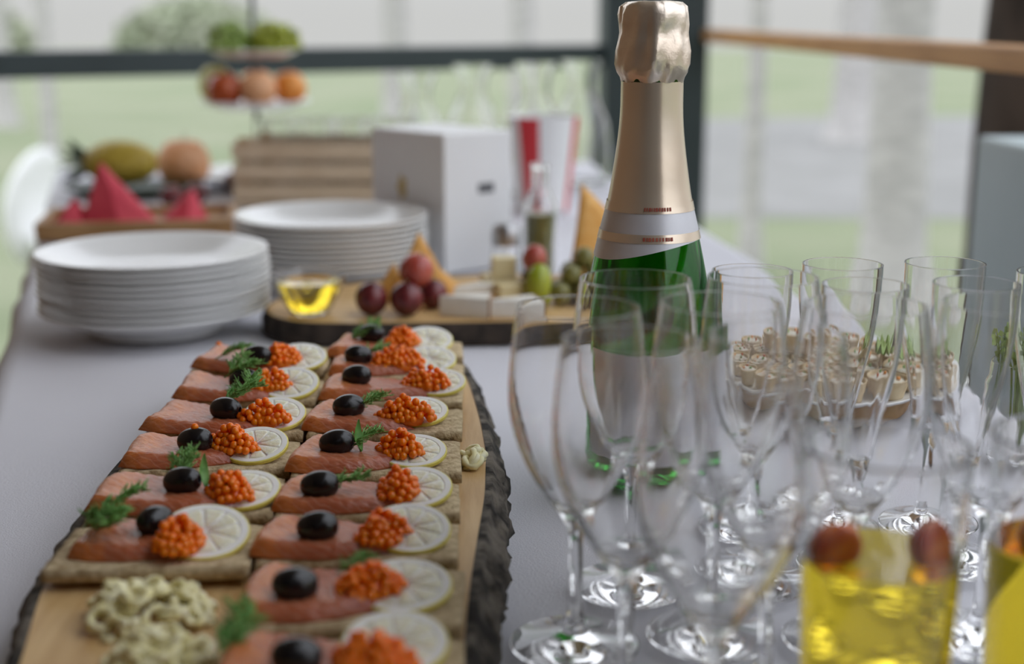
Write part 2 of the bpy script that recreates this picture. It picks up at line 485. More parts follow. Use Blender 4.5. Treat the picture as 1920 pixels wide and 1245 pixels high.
V, F = lathe([(0.001, 0.40), (0.19, 0.40), (0.21, 0.415), (0.21, 0.435), (0.19, 0.445), (0.001, 0.44)], 32)
mesh('seat', V, F, M['white_plastic'], ch, loc=(0, -0.20, 0))
for sx in (-1, 1):
    for sy in (-1, 1):
        V, F = tube([(sx * 0.13, -0.20 + sy * 0.13, 0.41), (sx * 0.19, -0.20 + sy * 0.19, 0.0)], 0.014, 8)
        mesh('leg', V, F, M['white_plastic'], ch)

# ------------------------------------------------------------------ table and cloth
def xl(y): return -0.396 - 0.244 * (y - 1.173)
def xr(y): return 0.412 if y < 1.30 else (0.412 - 0.085 * (y - 1.30))
Y0, Y1 = -0.35, 2.95
tb = empty('table', (-0.1, 1.3, 0))
tag(tb, 'long table under the white tablecloth', 'table')
pts = [(xl(Y0) + 0.02, Y0 + 0.02), (xr(Y0) - 0.02, Y0 + 0.02), (xr(Y1) - 0.02, Y1 - 0.02), (xl(Y1) + 0.02, Y1 - 0.02)]
V, F = prism([(x + 0.1, y - 1.3) for x, y in pts], TZ - 0.03, TZ - 0.006)
mesh('tabletop', V, F, M['brown_wood'], tb, smooth=False)
for x, y in ((xl(0) + 0.1, 0.0), (0.32, 0.0), (xl(2.7) + 0.12, 2.7), (0.2, 2.7)):
    V, F = box(x + 0.1 - 0.025, x + 0.1 + 0.025, y - 1.3 - 0.025, y - 1.3 + 0.025, 0.0, TZ - 0.03)
    mesh('leg', V, F, M['brown_wood'], tb, smooth=False)

def cloth():
    NX, NY, HX = 70, 150, 14
    V, F = [], []
    W = NX + 2 * HX
    for j in range(-10, NY + 11):
        t = min(max(j / NY, 0), 1)
        y = Y0 + (Y1 - Y0) * t
        over = (-j if j < 0 else (j - NY if j > NY else 0)) * 0.035
        for i in range(-HX, NX + HX + 1):
            s = min(max(i / NX, 0), 1)
            x = xl(y) + (xr(y) - xl(y)) * s
            hang = max((-i if i < 0 else (i - NX if i > NX else 0)) * 0.03, over)
            w = 0.0016 * nz(x * 3.1, y * 2.3, 1.7) + 0.0012 * math.exp(-((x + 0.30 + 0.09 * y) / 0.02) ** 2) + 0.0010 * math.exp(-((y - 0.79 - 0.2 * x) / 0.012) ** 2) * (1 if x < -0.2 else 0)
            z = TZ - 0.003 + w
            ox = oy = 0.0
            if hang > 0:
                fold = 0.022 * math.sin(y * 26 + 2 * math.sin(y * 7)) * min(hang / 0.2, 1) if (i < 0 or i > NX) else 0.022 * math.sin(x * 26) * min(hang / 0.2, 1)
                q = 0.012 * min(hang / 0.03, 1) + fold + 0.02 * min(hang / 0.3, 1)
                if i < 0: ox = -q
                elif i > NX: ox = q
                if j < 0: oy = -q
                elif j > NY: oy = q
                z -= hang - 0.012
            V.append((x + ox, y + oy, z))
    for j in range(NY + 20):
        for i in range(W):
            a_ = j * (W + 1) + i
            F.append((a_, a_ + 1, a_ + W + 2, a_ + W + 1))
    return V, F
tag(mesh('tablecloth', *cloth(), M['cloth']), 'white cloth draped over the long table', 'tablecloth')

# ------------------------------------------------------------------ canape board
BZ = TZ + 0.035
right_pts = [(0.000, 0.36), (-0.002, 0.45), (-0.001, 0.552), (0.003, 0.635), (0.008, 0.707), (0.0125, 0.766), (0.0145, 0.847), (0.012, 0.918), (0.005, 1.018), (-0.004, 1.09), (-0.03, 1.125)]
left_pts = [(-0.17, 1.13), (-0.195, 1.10), (-0.203, 1.0), (-0.207, 0.90), (-0.211, 0.81), (-0.209, 0.76), (-0.206, 0.646), (-0.198, 0.60), (-0.189, 0.55), (-0.183, 0.45), (-0.18, 0.36)]

def densify(pts, step):
    out = []
    n = len(pts)
    for i in range(n):
        p, q = Vector(pts[i]), Vector(pts[(i + 1) % n])
        k = max(1, int((q - p).length / step))
        for j in range(k):
            out.append(tuple(p.lerp(q, j / k)))
    return out

def smooth_loop(pts, it=6):
    for _ in range(it):
        n = len(pts)
        pts = [((pts[i - 1][0] + 2 * pts[i][0] + pts[(i + 1) % n][0]) / 4, (pts[i - 1][1] + 2 * pts[i][1] + pts[(i + 1) % n][1]) / 4) for i in range(n)]
    return pts

def live_edge_board(name, loop, z0, z1, top_m, bark_m, out0, out1, amp, seed, loc=(0, 0, 0)):
    root = empty(name, loc)
    n = len(loop)
    lp = [Vector(p) for p in loop]
    nor = []
    for i in range(n):
        d_ = lp[(i + 1) % n] - lp[i - 1]
        nor.append(Vector((d_.y, -d_.x)).normalized())
    c = sum(lp, Vector((0, 0))) / n
    if sum((lp[i] - c).dot(nor[i]) for i in range(n)) < 0:
        nor = [-v for v in nor]
        lp.reverse(); nor.reverse(); nor = [v for v in nor]
    # wooden slab: top face fan rows and inner side
    V = [(p.x - loc[0], p.y - loc[1], z0 - loc[2]) for p in lp] + [(p.x - loc[0], p.y - loc[1], z1 - loc[2]) for p in lp]
    F = [tuple(range(n, 2 * n)), tuple(range(n - 1, -1, -1))]
    for i in range(n):
        j = (i + 1) % n
        F.append((i, j, n + j, n + i))
    mesh('slab', V, F, top_m, root, smooth=False)
    # bark skin
    rows = 9
    V, F = [], []
    for r_ in range(rows + 1):
        f = r_ / rows
        z = z1 + (z0 - z1) * f
        o_ = out0 + (out1 - out0) * f
        bulge = math.sin(math.pi * min(f * 1.05, 1))
        for i in range(n):
            rough = amp * (nz(lp[i].x, lp[i].y, z, 70) + 0.7 * nz(lp[i].x + 5, lp[i].y, z, 160)) * min(f * 4, 1)
            p = lp[i] + nor[i] * (o_ + amp * bulge * 0.6 + rough + 0.0004)
            V.append((p.x - loc[0], p.y - loc[1], z - loc[2] + (0.0005 if r_ == 0 else 0)))
    for r_ in range(rows):
        for i in range(n):
            j = (i + 1) % n
            F.append((r_ * n + i, (r_ + 1) * n + i, (r_ + 1) * n + j, r_ * n + j))
    # close over the top and under the bottom so the bark is a solid skin
    b0 = len(V)
    for zz in (z1 + 0.0004, z0):
        for i in range(n):
            p = lp[i] - nor[i] * 0.001
            V.append((p.x - loc[0], p.y - loc[1], zz - loc[2]))
    for i in range(n):
        j = (i + 1) % n
        F.append((b0 + i, i, j, b0 + j))
        F.append((rows * n + i, b0 + n + i, b0 + n + j, rows * n + j))
    mesh('bark', V, F, bark_m, root)
    return root

loop = smooth_loop(densify(right_pts + left_pts, 0.006), 10)
bd = live_edge_board('serving_board', loop, TZ, BZ, M['board'], M['bark'], 0.003, 0.012, 0.0055, 1, (-0.1, 0.75, TZ))
tag(bd, 'long live-edge wooden board with bark sides carrying the salmon canapes', 'serving board')

# ------------------------------------------------------------------ canapes
def bread_mesh(w, dpt, th, seed):
    NX, NY = 26, 20
    V, F = [], []
    for lev in (1, 0):
        for j in range(NY + 1):
            for i in range(NX + 1):
                x = -w / 2 + w * i / NX; y = dpt * j / NY
                e = (1 if i in (0, NX) else 0) + (1 if j in (0, NY) else 0)
                jx = 0.0008 * nz(y * 90, seed, lev) if i in (0, NX) else 0
                jy = 0.0008 * nz(x * 90, seed + 9, lev) if j in (0, NY) else 0
                z = (th + 0.0009 * nz(x + seed, y, 0, 120) - 0.0008 * e) if lev else 0.0
                V.append((x + jx, y + jy, z))
    n = (NX + 1) * (NY + 1)
    for j in range(NY):
        for i in range(NX):
            a_ = j * (NX + 1) + i
            F.append((a_, a_ + 1, a_ + NX + 2, a_ + NX + 1))
            F.append((n + a_, n + a_ + NX + 1, n + a_ + NX + 2, n + a_ + 1))
    ring = [i for i in range(NX + 1)] + [j * (NX + 1) + NX for j in range(1, NY + 1)] + [NY * (NX + 1) + i for i in range(NX - 1, -1, -1)] + [j * (NX + 1) for j in range(NY - 1, 0, -1)]
    for k in range(len(ring)):
        a_, b_ = ring[k], ring[(k + 1) % len(ring)]
        F.append((a_, n + a_, n + b_, b_))
    return V, F

def salmon_mesh(x0, x1, dpt, th, seed, tip):
    """cut of cured salmon: blunt thick end at x0 with a raised fold, tapering to x1 (tip = y where the thin end lies)"""
    NX, NY = 34, 22
    rnd = random.Random(seed)
    ph = rnd.uniform(0, 6)
    V, F = [], []
    n = (NX + 1) * (NY + 1)
    for lev in (1, 0):
        for j in range(NY + 1):
            v = j / NY
            for i in range(NX + 1):
                u = i / NX
                half = 0.5 * dpt * (1 - 0.60 * max(0, (u - 0.45) / 0.55) ** 1.5) * (0.80 + 0.20 * min(1, u * 5 + 0.2))
                yc = dpt * 0.5 * (1 - u) + tip * u if u > 0.4 else dpt * 0.5 + (tip - dpt * 0.5) * u
                yc = dpt * 0.5 + (tip - dpt * 0.5) * u
                y = yc + (v - 0.5) * 2 * half
                xx = x0 + (x1 - x0) * u + 0.002 * math.sin(v * 5 + ph) + 0.006 * (v - 0.35) * (1 - u)
                ex = min(1, min(u * 14, (1 - u) * 6) + 0.02) ** 0.5
                ey = min(1, min(v, 1 - v) * 13 + 0.02) ** 0.5
                hump = 0.0032 * math.exp(-((u - 0.14) / 0.10) ** 2 - ((v - 0.66) / 0.30) ** 2) + 0.0016 * math.exp(-((u - 0.72) / 0.16) ** 2 - ((v - 0.3) / 0.3) ** 2)
                rip = 0.00035 * math.sin((xx * 1.0 + y * 0.5) * 900 + ph + 3 * nz(xx, y, seed, 40))
                z = (th * (0.50 + 0.50 * (1 - u) ** 0.8) + hump + rip + 0.0011 * nz(xx, y, seed, 50)) * ex * ey
                V.append((xx, y, max(z, 0.0004) if lev else 0.0))
    for j in range(NY):
        for i in range(NX):
            a_ = j * (NX + 1) + i
            F.append((a_, a_ + 1, a_ + NX + 2, a_ + NX + 1))
            F.append((n + a_, n + a_ + NX + 1, n + a_ + NX + 2, n + a_ + 1))
    ring = [i for i in range(NX + 1)] + [j * (NX + 1) + NX for j in range(1, NY + 1)] + [NY * (NX + 1) + i for i in range(NX - 1, -1, -1)] + [j * (NX + 1) for j in range(NY - 1, 0, -1)]
    for k in range(len(ring)):
        a_, b_ = ring[k], ring[(k + 1) % len(ring)]
        F.append((a_, n + a_, n + b_, b_))
    return V, F

# olive: ellipsoid along x with a pitting hole
def olive_mesh():
    prof = []
    L, Rr = 0.0108, 0.0079
    for i in range(15):
        t = math.pi * (0.0 + i / 15.0 * 0.90)
        prof.append((max(Rr * math.sin(t) ** 0.92, 0.00005), -L * math.cos(t)))
    prof += [(0.0022, L * 0.93), (0.0018, L * 0.80), (0.0016, L * 0.5), (0.0001, L * 0.45)]
    V, F = lathe(prof, 24)
    return [(z, y, -x) for x, y, z in V], F
olive_src = mesh('olive_shape', *olive_mesh(), M['olive'])
egg_src = mesh('egg_shape', *sphere(0.0024, 0.0024, 0.0024, 12, 8), M['roe'])

# lemon slice
LR, LT = 0.0208, 0.0028
rind_src = mesh('rind_shape', *lathe([(LR - 0.0008, 0), (LR, 0.0004), (LR, LT - 0.0004), (LR - 0.0008, LT), (LR - 0.0008, 0)], 48), M['rind'])
pith_src = mesh('pith_shape', *lathe([(0.0001, 0), (LR - 0.0008, 0.0), (LR - 0.0008, LT), (LR - 0.0042, LT), (LR - 0.0044, LT - 0.0004), (0.0001, LT - 0.0004)], 48), M['pith'])
def seg_mesh():
    V, F = [], []
    n = 9
    half = math.pi / n
    r1 = LR - 0.0045
    out = []
    for k in range(7):
        a_ = -half * 0.90 + 2 * half * 0.90 * k / 6
        out.append((r1 * math.cos(a_), r1 * math.sin(a_)))
    loop_ = [(0.0014, 0)] + out
    c = (r1 * 0.62, 0)
    m_ = len(loop_)
    for z, s in ((LT - 0.0004, 1.0), (LT + 0.0001, 0.96), (LT + 0.0003, 0.70)):
        for p in loop_:
            V.append((c[0] + (p[0] - c[0]) * s, c[1] + (p[1] - c[1]) * s, z))
    for l in range(2):
        for k in range(m_):
            k2 = (k + 1) % m_
            F.append((l * m_ + k, l * m_ + k2, (l + 1) * m_ + k2, (l + 1) * m_ + k))
    F.append(tuple(2 * m_ + k for k in range(m_)))
    return V, F
seg_src = mesh('segment_shape', *seg_mesh(), M['lemon'])

def dill_mesh(size, seed, fronds=52):
    rnd = random.Random(seed)
    V, F = [], []
    stem = []
    curve = rnd.uniform(-0.3, 0.3)
    for i in range(8):
        f = i / 7
        stem.append(Vector((size * f, size * curve * math.sin(f * 2.4), 0.0012 + 0.003 * math.sin(f * 2.6))))
    tube(stem, [0.00055 * (1 - 0.6 * i / 7) for i in range(8)], 5, V, F)
    for q in range(fronds):
        f = rnd.uniform(0.12, 1.0)
        i = min(int(f * 7), 6)
        p = stem[i].lerp(stem[i + 1], f * 7 - i)
        a_ = rnd.choice((-1, 1)) * rnd.uniform(0.5, 1.2)
        L = size * rnd.uniform(0.22, 0.45) * (1.15 - 0.5 * f)
        dv = Vector((math.cos(a_), math.sin(a_), rnd.uniform(-0.05, 0.75))).normalized()
        p1 = p + dv * L * 0.55
        p2 = p + dv * L + Vector((L * 0.2, 0, -0.15 * L))
        tube([p, p1, p2], [0.0004, 0.0004, 0.00018], 4, V, F)
        for s in range(3):
            b_ = p.lerp(p2, rnd.uniform(0.35, 0.85))
            d2 = (dv + Vector((rnd.uniform(-0.8, 0.8), rnd.uniform(-0.8, 0.8), rnd.uniform(-0.1, 0.6)))).normalized()
            tube([b_, b_ + d2 * L * 0.38], [0.00036, 0.00016], 4, V, F)
    return V, F
dills = [mesh('dill_shape', *dill_mesh(0.026, 40 + k), M['dill']) for k in range(4)]
def leaf_blade(size, seed):
    V, F = [], []
    N = 8
    for i in range(N + 1):
        f = i / N
        w = size * 0.16 * math.sin(math.pi * min(f * 0.96 + 0.03, 1)) + 0.0002
        for s in (-1, 0, 1):
            V.append((size * f, s * w, 0.002 + size * 0.55 * f * f + (0.002 if s else 0)))
    for i in range(N):
        for k in range(2):
            a_ = i * 3 + k
            F.append((a_, a_ + 1, a_ + 4, a_ + 3))
    return V, F

C = [  # name, column centre x, front edge y, depth, toppings relative to (centre, front)
    ('L1', -0.154, 1.016, 0.100, dict(ol=(0.003, -0.010), ro=(0.017, 0.000), le=(0.031, 0.012), di=(-0.020, 0.004)), 'salmon canape at the far end of the row by the plates'),
    ('L2', -0.152, 0.937, 0.074, dict(ol=(0.000, 0.008), ro=(0.015, 0.012), le=(0.030, 0.018), di=(-0.004, 0.014)), 'salmon canape in the row by the plates, second from its far end'),
    ('L3', -0.152, 0.860, 0.074, dict(ol=(-0.001, 0.012), ro=(0.024, 0.008), le=(0.029, 0.020), di=(0.004, 0.022)), 'salmon canape with ribbed salmon and dill draped across its olive'),
    ('L4', -0.152, 0.787, 0.070, dict(ol=(-0.008, 0.020), ro=(0.014, 0.024), le=(0.027, 0.026)), 'salmon canape with a single roe egg sitting on its olive'),
    ('L5', -0.152, 0.711, 0.073, dict(ol=(-0.001, 0.020), ro=(0.025, 0.014), le=(0.031, 0.022), di=(0.004, 0.026)), 'salmon canape with upright dill behind its olive, second from the yellow curls'),
    ('L6', -0.154, 0.636, 0.072, dict(ol=(-0.001, 0.036), ro=(0.014, 0.018), le=(0.024, 0.032), di=(-0.028, 0.044)), 'salmon canape directly behind the heap of yellow curls'),
    ('R1', -0.050, 1.058, 0.074, dict(ol=(-0.023, 0.036), ro=(0.002, 0.024), le=(0.022, 0.034), di=(-0.032, 0.036)), 'salmon canape at the far right end, against the cheese board'),
    ('R2', -0.050, 1.000, 0.057, dict(ol=(-0.029, 0.022), ro=(0.000, 0.018), le=(0.024, 0.032), di=(-0.026, 0.034)), 'salmon canape in the right row, second from the cheese board'),
    ('R3', -0.051, 0.930, 0.069, dict(ol=(-0.025, 0.030), ro=(0.023, 0.026), le=(0.032, 0.034)), 'salmon canape without dill, third from the cheese board'),
    ('R4', -0.051, 0.857, 0.072, dict(ol=(-0.024, 0.022), ro=(0.012, 0.016), le=(0.019, 0.034), di=(-0.014, 0.026)), 'salmon canape with wispy dill between its olive and a wide roe mound'),
    ('R5', -0.051, 0.773, 0.082, dict(ol=(-0.024, 0.026), ro=(0.013, 0.026), le=(0.021, 0.026), di=(-0.010, 0.026)), 'salmon canape with a broad green dill leaf standing beside its olive'),
    ('R6', -0.052, 0.709, 0.062, dict(ol=(-0.026, 0.014), ro=(0.016, 0.018), le=(0.025, 0.026), di=(-0.016, 0.028)), 'salmon canape with dill lying flat on its lemon slice'),
    ('R7', -0.053, 0.645, 0.062, dict(ol=(-0.020, 0.014), ro=(0.012, 0.016), le=(0.025, 0.026)), 'salmon canape without dill, third from the picture bottom'),
    ('R8', -0.051, 0.567, 0.076, dict(ol=(-0.025, 0.018), ro=(0.008, 0.028), le=(0.022, 0.034), di=(0.000, 0.050)), 'blurred salmon canape beside the yellow curls, second from the picture bottom'),
    ('R9', -0.051, 0.492, 0.073, dict(ol=(-0.016, 0.022), ro=(0.014, 0.028), le=(0.021, 0.050), di=(-0.040, 0.036)), 'blurred salmon canape cut off by the bottom of the picture'),
]
TH = 0.0065
def canape(idx, name, xc, yf, dpt, it, label):
    rnd = random.Random(100 + idx)
    tilt = R(3.4)
    root = empty('salmon_canape', (xc, yf, BZ + dpt * math.sin(tilt) + 0.0003), 0)
    root.rotation_euler = (-tilt, 0, R(rnd.uniform(-1.2, 1.2)))
    tag(root, label, 'canape', 'salmon canapes on the live-edge board')
    mesh('bread', *bread_mesh(0.0985, dpt - 0.001, TH, idx * 3.1), M['bread'], root)
    top = TH + 0.0002
    sx1 = it['ro'][0] + 0.006
    sd = min(dpt, 0.074) - (0.024 if name == 'L6' else 0.012 + rnd.uniform(0, 0.004))
    mesh('salmon', *salmon_mesh(-0.053 + {'L6': 0.016, 'L1': 0.006}.get(name, rnd.uniform(-0.001, 0.003)), max(sx1, 0.004), sd, 0.0088, idx, it['ro'][1]), M['salmon'], root, loc=(0, {'L6': 0.012, 'L1': 0.004}.get(name, 0.003), top))
    # lemon
    lx, ly = it['le']
    lem = again(pith_src, root, (lx, ly, top + 0.0008), (0, 0, 0))
    lt = R(rnd.uniform(13, 22))
    lem.location.z += LR * math.sin(lt) * 0.72
    lem.rotation_mode = 'ZYX'
    lem.rotation_euler = (lt, R(rnd.uniform(-4, 4)), 0)
    lem.name = 'lemon_slice'
    s = 1.08 if name in ('L6', 'R8', 'R9') else rnd.uniform(0.94, 1.02)
    lem.scale = (s, s, 1)
    rd = again(rind_src, lem, (0, 0, 0), (0, 0, 0)); rd.name = 'rind'
    for k in range(9):
        sg = again(seg_src, lem, (0, 0, 0), (0, 0, 2 * math.pi * k / 9)); sg.name = 'segment'
    # olive
    ox, oy = it['ol']
    ol = again(olive_src, root, (ox, oy, top + 0.0058 + 0.0066), (R(rnd.uniform(0, 360)), R(rnd.uniform(-8, 8)), R(rnd.uniform(-20, 30))))
    if name in ('L6', 'R8'): ol.rotation_euler[2] = R(55 if name == 'L6' else 20)
    ol.name = 'olive'
    # roe mound
    rx, ry = it['ro']
    wide = {'R4': (0.0165, 0.011), 'L2': (0.0135, 0.0095), 'R2': (0.0165, 0.009)}.get(name, (0.0135, 0.0110))
    mh = 0.0115
    V, F = sphere(wide[0] * 0.80, wide[1] * 0.80, mh * 0.66, 16, 8)
    V = [(x, y, max(z, -0.0035)) for x, y, z in V]
    rb = top + 0.0045
    cav = mesh('caviar', V, F, M['roe_jelly'], root, loc=(rx, ry, rb))
    placed = []
    tries = 0
    while len(placed) < 78 and tries < 1800:
        tries += 1
        a_ = rnd.uniform(0, 6.283); q = math.sqrt(rnd.random())
        lump = 1 + 0.25 * math.sin(2 * a_ + idx)
        x = wide[0] * q * math.cos(a_) * lump; y = wide[1] * q * math.sin(a_) * lump
        z = mh * math.sqrt(max(0, 1 - q * q * 0.95)) * rnd.uniform(0.80, 1.18) * (1 + 0.22 * math.sin(3 * a_ + idx * 1.7)) - 0.001
        p = Vector((x, y, z))
        if all((p - o_).length > 0.0034 for o_ in placed):
            placed.append(p)
    for p in placed:
        e = again(egg_src, cav, p, (0, 0, 0)); e.name = 'egg'
        k = rnd.uniform(0.9, 1.08); e.scale = (k, k, k)
    if name == 'L4':
        e = again(egg_src, cav, Vector((ox - rx, oy - ry, 0.0205 - 0.0045)), (0, 0, 0)); e.name = 'egg'
    if name == 'R5':
        e = again(egg_src, cav, Vector((0.018, 0.012, 0.0015)), (0, 0, 0)); e.name = 'egg'
    if name == 'L1':
        e = again(egg_src, cav, Vector((-0.036 - rx, 0.046 - ry, 0.0068)), (0, 0, 0)); e.name = 'egg'
    # dill
    if 'di' in it:
        dx, dy = it['di']
        ang = {'L2': 0.2, 'L3': 0.35, 'L5': 1.1, 'L6': -0.6, 'R4': 0.5, 'R5': 0.45, 'R6': 0.15, 'R9': 0.9, 'L1': 0.1}.get(name, rnd.uniform(-0.3, 0.9))
        zz = top + (0.0125 if name in ('L2', 'L3') else 0.0065)
        dl = again(dills[idx % 4], root, (dx - 0.010, dy - 0.003, zz), (R(rnd.uniform(-10, 10)), R(-16 if name != 'L5' else -38), ang)); dl.name = 'dill_sprig'
        k = {'L6': 1.25, 'R6': 0.9, 'L3': 1.15, 'R8': 0.7}.get(name, 1.0)
        dl.scale = (k, k, k)
        if name in ('L6', 'L2', 'L3', 'R1', 'R9', 'L5'):
            d2 = again(dills[(idx + 1) % 4], root, (dx - 0.006, dy + 0.003, zz + 0.001), (0, R(-25), ang + 0.9)); d2.name = 'dill_sprig'
            d2.scale = (k * 0.9,) * 3
        if name == 'L6':
            d3 = again(dills[2], root, (dx - 0.002, dy - 0.012, zz + 0.001), (0, R(-20), ang - 0.5)); d3.name = 'dill_sprig'
        if name in ('R5', 'L5'):
            mesh('herb_leaf', *leaf_blade(0.017, idx), M['dill'], root, loc=(dx + (-0.001 if name == 'R5' else 0.006), dy - 0.004, zz - 0.001), rot=(R(15), R(-35), R(118)))
    return root
for i, row in enumerate(C):
    canape(i, *row)

# yellow curls on the board
curl_srcs = []
for s in range(3):
    rnd = random.Random(60 + s)
    pts = []
    turns = 1.0 + 0.25 * s
    for i in range(15):
        a_ = 2 * math.pi * turns * i / 14
        pts.append((0.0056 * math.cos(a_), 0.0050 * math.sin(a_), 0.0016 * math.sin(a_ * 1.7 + s) + 0.002 * i / 14))
    curl_srcs.append(mesh('curl_shape', *tube(pts, [0.0019 + 0.0005 * math.sin(i * 2.1) for i in range(15)], 8), M['curl']))
def curls(cx, cy, rx, ry, hgt, n, seed, label):
    root = empty('cheese_curl_heap', (cx, cy, BZ))
    tag(root, label, 'garnish', 'yellow curls on the live-edge board')
    rnd = random.Random(seed)
    for i in range(n):
        a_ = rnd.uniform(0, 6.283); q = math.sqrt(rnd.random())
        z = 0.0028 + hgt * (1 - q ** 1.5) * rnd.uniform(0.5, 1)
        c = again(curl_srcs[i % 3], root, (rx * q * math.cos(a_), ry * q * math.sin(a_), z), (rnd.uniform(-0.7, 0.7), rnd.uniform(-0.7, 0.7), rnd.uniform(0, 6.28)))
        c.name = 'curl'
curls(-0.146, 0.602, 0.027, 0.020, 0.016, 46, 5, 'heap of pale yellow curls in front of the canape with big dill')
curls(-0.128, 0.545, 0.021, 0.020, 0.018, 36, 6, 'heap of pale yellow curls at the bottom edge of the picture')
curls(0.0055, 0.823, 0.0035, 0.012, 0.003, 7, 7, 'few pale yellow curls on the bark edge beside the glasses')

for o in [olive_src, egg_src, rind_src, pith_src, seg_src] + dills + curl_srcs:
    bpy.data.objects.remove(o)

# ------------------------------------------------------------------ plates
plate_prof = [(0.001, 0.004), (0.055, 0.004), (0.060, 0.0), (0.065, 0.0), (0.067, 0.004), (0.080, 0.010), (0.108, 0.0222), (0.112, 0.0248), (0.1115, 0.0268), (0.108, 0.0258), (0.082, 0.0142), (0.070, 0.0088), (0.062, 0.0075), (0.001, 0.0072)]
plate_src = mesh('plate', *lathe(plate_prof, 72), M['porcelain'])
def plates(cx, cy, n, step, where, seed, lean=(0, 0)):
    rnd = random.Random(seed)
    for k in range(n):
        p = plate_src if (seed == 1 and k == 0) else again(plate_src)
        p.name = 'plate'
        p.location = (cx + rnd.uniform(-0.0012, 0.0012) + lean[0] * k, cy + rnd.uniform(-0.0012, 0.0012) + lean[1] * k, TZ + 0.0005 + k * step)
        p.rotation_euler = (0, 0, rnd.uniform(0, 6))
        if k == n - 1: lab = f'topmost white plate of the stack {where}'
        elif k == 0: lab = f'bottom white plate of the stack {where}'
        else: lab = f'white plate, {ORD[n - 1 - k]} from the top of the stack {where}'
        tag(p, lab, 'plate', 'white plates stacked ' + where)
plates(-0.304, 1.375, 10, 0.0060, 'at the left table edge', 1)
plates(-0.153, 1.625, 10, 0.0060, 'behind the honey bowl', 2)

# ------------------------------------------------------------------ cheese board
cb_pts = [(-0.195, 1.345), (-0.16, 1.305), (-0.08, 1.300), (0.03, 1.302), (0.13, 1.315), (0.20, 1.36), (0.22, 1.45), (0.18, 1.54), (0.05, 1.56), (-0.09, 1.53), (-0.17, 1.47), (-0.20, 1.40)]
CZ = TZ + 0.020
cbd = live_edge_board('cheese_board', smooth_loop(densify(cb_pts, 0.008), 14), TZ, CZ, M['cheeseboard'], M['dark_bark'], 0.001, 0.004, 0.002, 2, (0.01, 1.42, TZ))
tag(cbd, 'golden wooden cheese board with dark bark edge behind the canapes', 'cheese board')

# honey bowl
hb = empty('honey_bowl', (-0.150, 1.348, CZ + 0.0003))
tag(hb, 'small glass bowl on the rim of the cheese board', 'bowl')
mesh('bowl', *lathe([(0.0005, 0), (0.016, 0), (0.019, 0.002), (0.028, 0.016), (0.034, 0.031), (0.0365, 0.039), (0.0355, 0.0395), (0.0325, 0.031), (0.0262, 0.0165), (0.0178, 0.0045), (0.0005, 0.004)], 48), M['glass'], hb)
hn = mesh('honey', *lathe([(0.0003, 0.0042), (0.0176, 0.0046), (0.0260, 0.0166), (0.0326, 0.0330), (0.0003, 0.0334)], 40), M['honey'], None, loc=(-0.150, 1.348, CZ + 0.0003))
tag(hn, 'clear golden honey in the small glass bowl', 'honey')

def fruit(name, m, c, r, label, cat='grape', sc=(1, 1, 1.12), rot=(0, 0, 0), grp=None, stem=True):
    root = mesh(name, *sphere(r * sc[0], r * sc[1], r * sc[2], 20, 14), m, None, loc=(c[0], c[1], c[2]), rot=rot)
    tag(root, label, cat, grp)
    if stem:
        V, F = tube([(0, 0, r * sc[2] * 0.97), (0.0008, 0, r * sc[2] + 0.002)], [0.0012, 0.0009], 6)
        mesh('stem', V, F, M['olive_green'], root)
    return root
gp = 'grapes on the cheese board'
fruit('grape', M['red_grape'], (-0.089, 1.338, CZ + 0.0168), 0.0160, 'dark red grape nearest the honey bowl', sc=(1, 1, 1.04), grp=gp)
fruit('grape', M['red_grape'], (-0.055, 1.334, CZ + 0.0170), 0.0162, 'dark red grape under the lighter red grape', sc=(1, 1, 1.04), grp=gp)
fruit('grape', M['light_red_grape'], (-0.046, 1.356, CZ + 0.0410), 0.0170, 'light red grape lying on top of the dark grapes', sc=(1, 1, 1.04), rot=(0.4, 0.3, 0), grp=gp)
fruit('grape', M['red_grape'], (-0.030, 1.368, CZ + 0.0150), 0.0145, 'dark red grape behind the lighter grape', sc=(1, 1, 1.03), grp=gp)
fruit('grape', M['light_red_grape'], (0.072, 1.400, CZ + 0.0450), 0.0125, 'small red grape resting above the green grape', sc=(1, 1, 1.15), rot=(0.2, 0.1, 0), grp=gp)
fruit('grape', M['red_grape'], (0.072, 1.412, CZ + 0.0190), 0.0140, 'dark grape hidden behind the green grape', sc=(1, 1, 1.3), grp=gp)
fruit('grape', M['green_grape'], (0.0745, 1.378, CZ + 0.0220), 0.0135, 'green grape standing beside the pale hard cheese', sc=(1, 1, 1.6), rot=(0, 0.1, 0), grp=gp)

# green olives pile on the right of the board
rnd = random.Random(9)
spots = [(0.098, 1.390), (0.122, 1.386), (0.146, 1.392), (0.100, 1.414), (0.124, 1.412), (0.148, 1.416), (0.112, 1.438), (0.136, 1.440)]
for k, (x, y) in enumerate(spots):
    fruit('green_olive', M['olive_green'], (x, y, CZ + 0.0112), 0.0108, 'dull green olive in the pile left of the bottle', cat='olive', sc=(1.1, 1, 1), rot=(0, 0, rnd.uniform(0, 3)), grp='green olives on the cheese board', stem=False)
for k, (x, y) in enumerate([(0.110, 1.402), (0.135, 1.402), (0.112, 1.426), (0.136, 1.428), (0.124, 1.415)]):
    fruit('green_olive', M['olive_green'], (x, y, CZ + (0.0272 if k < 4 else 0.043)), 0.0108, 'dull green olive in the pile left of the bottle', cat='olive', sc=(1.1, 1, 1), rot=(0, 0, rnd.uniform(0, 3)), grp='green olives on the cheese board', stem=False)

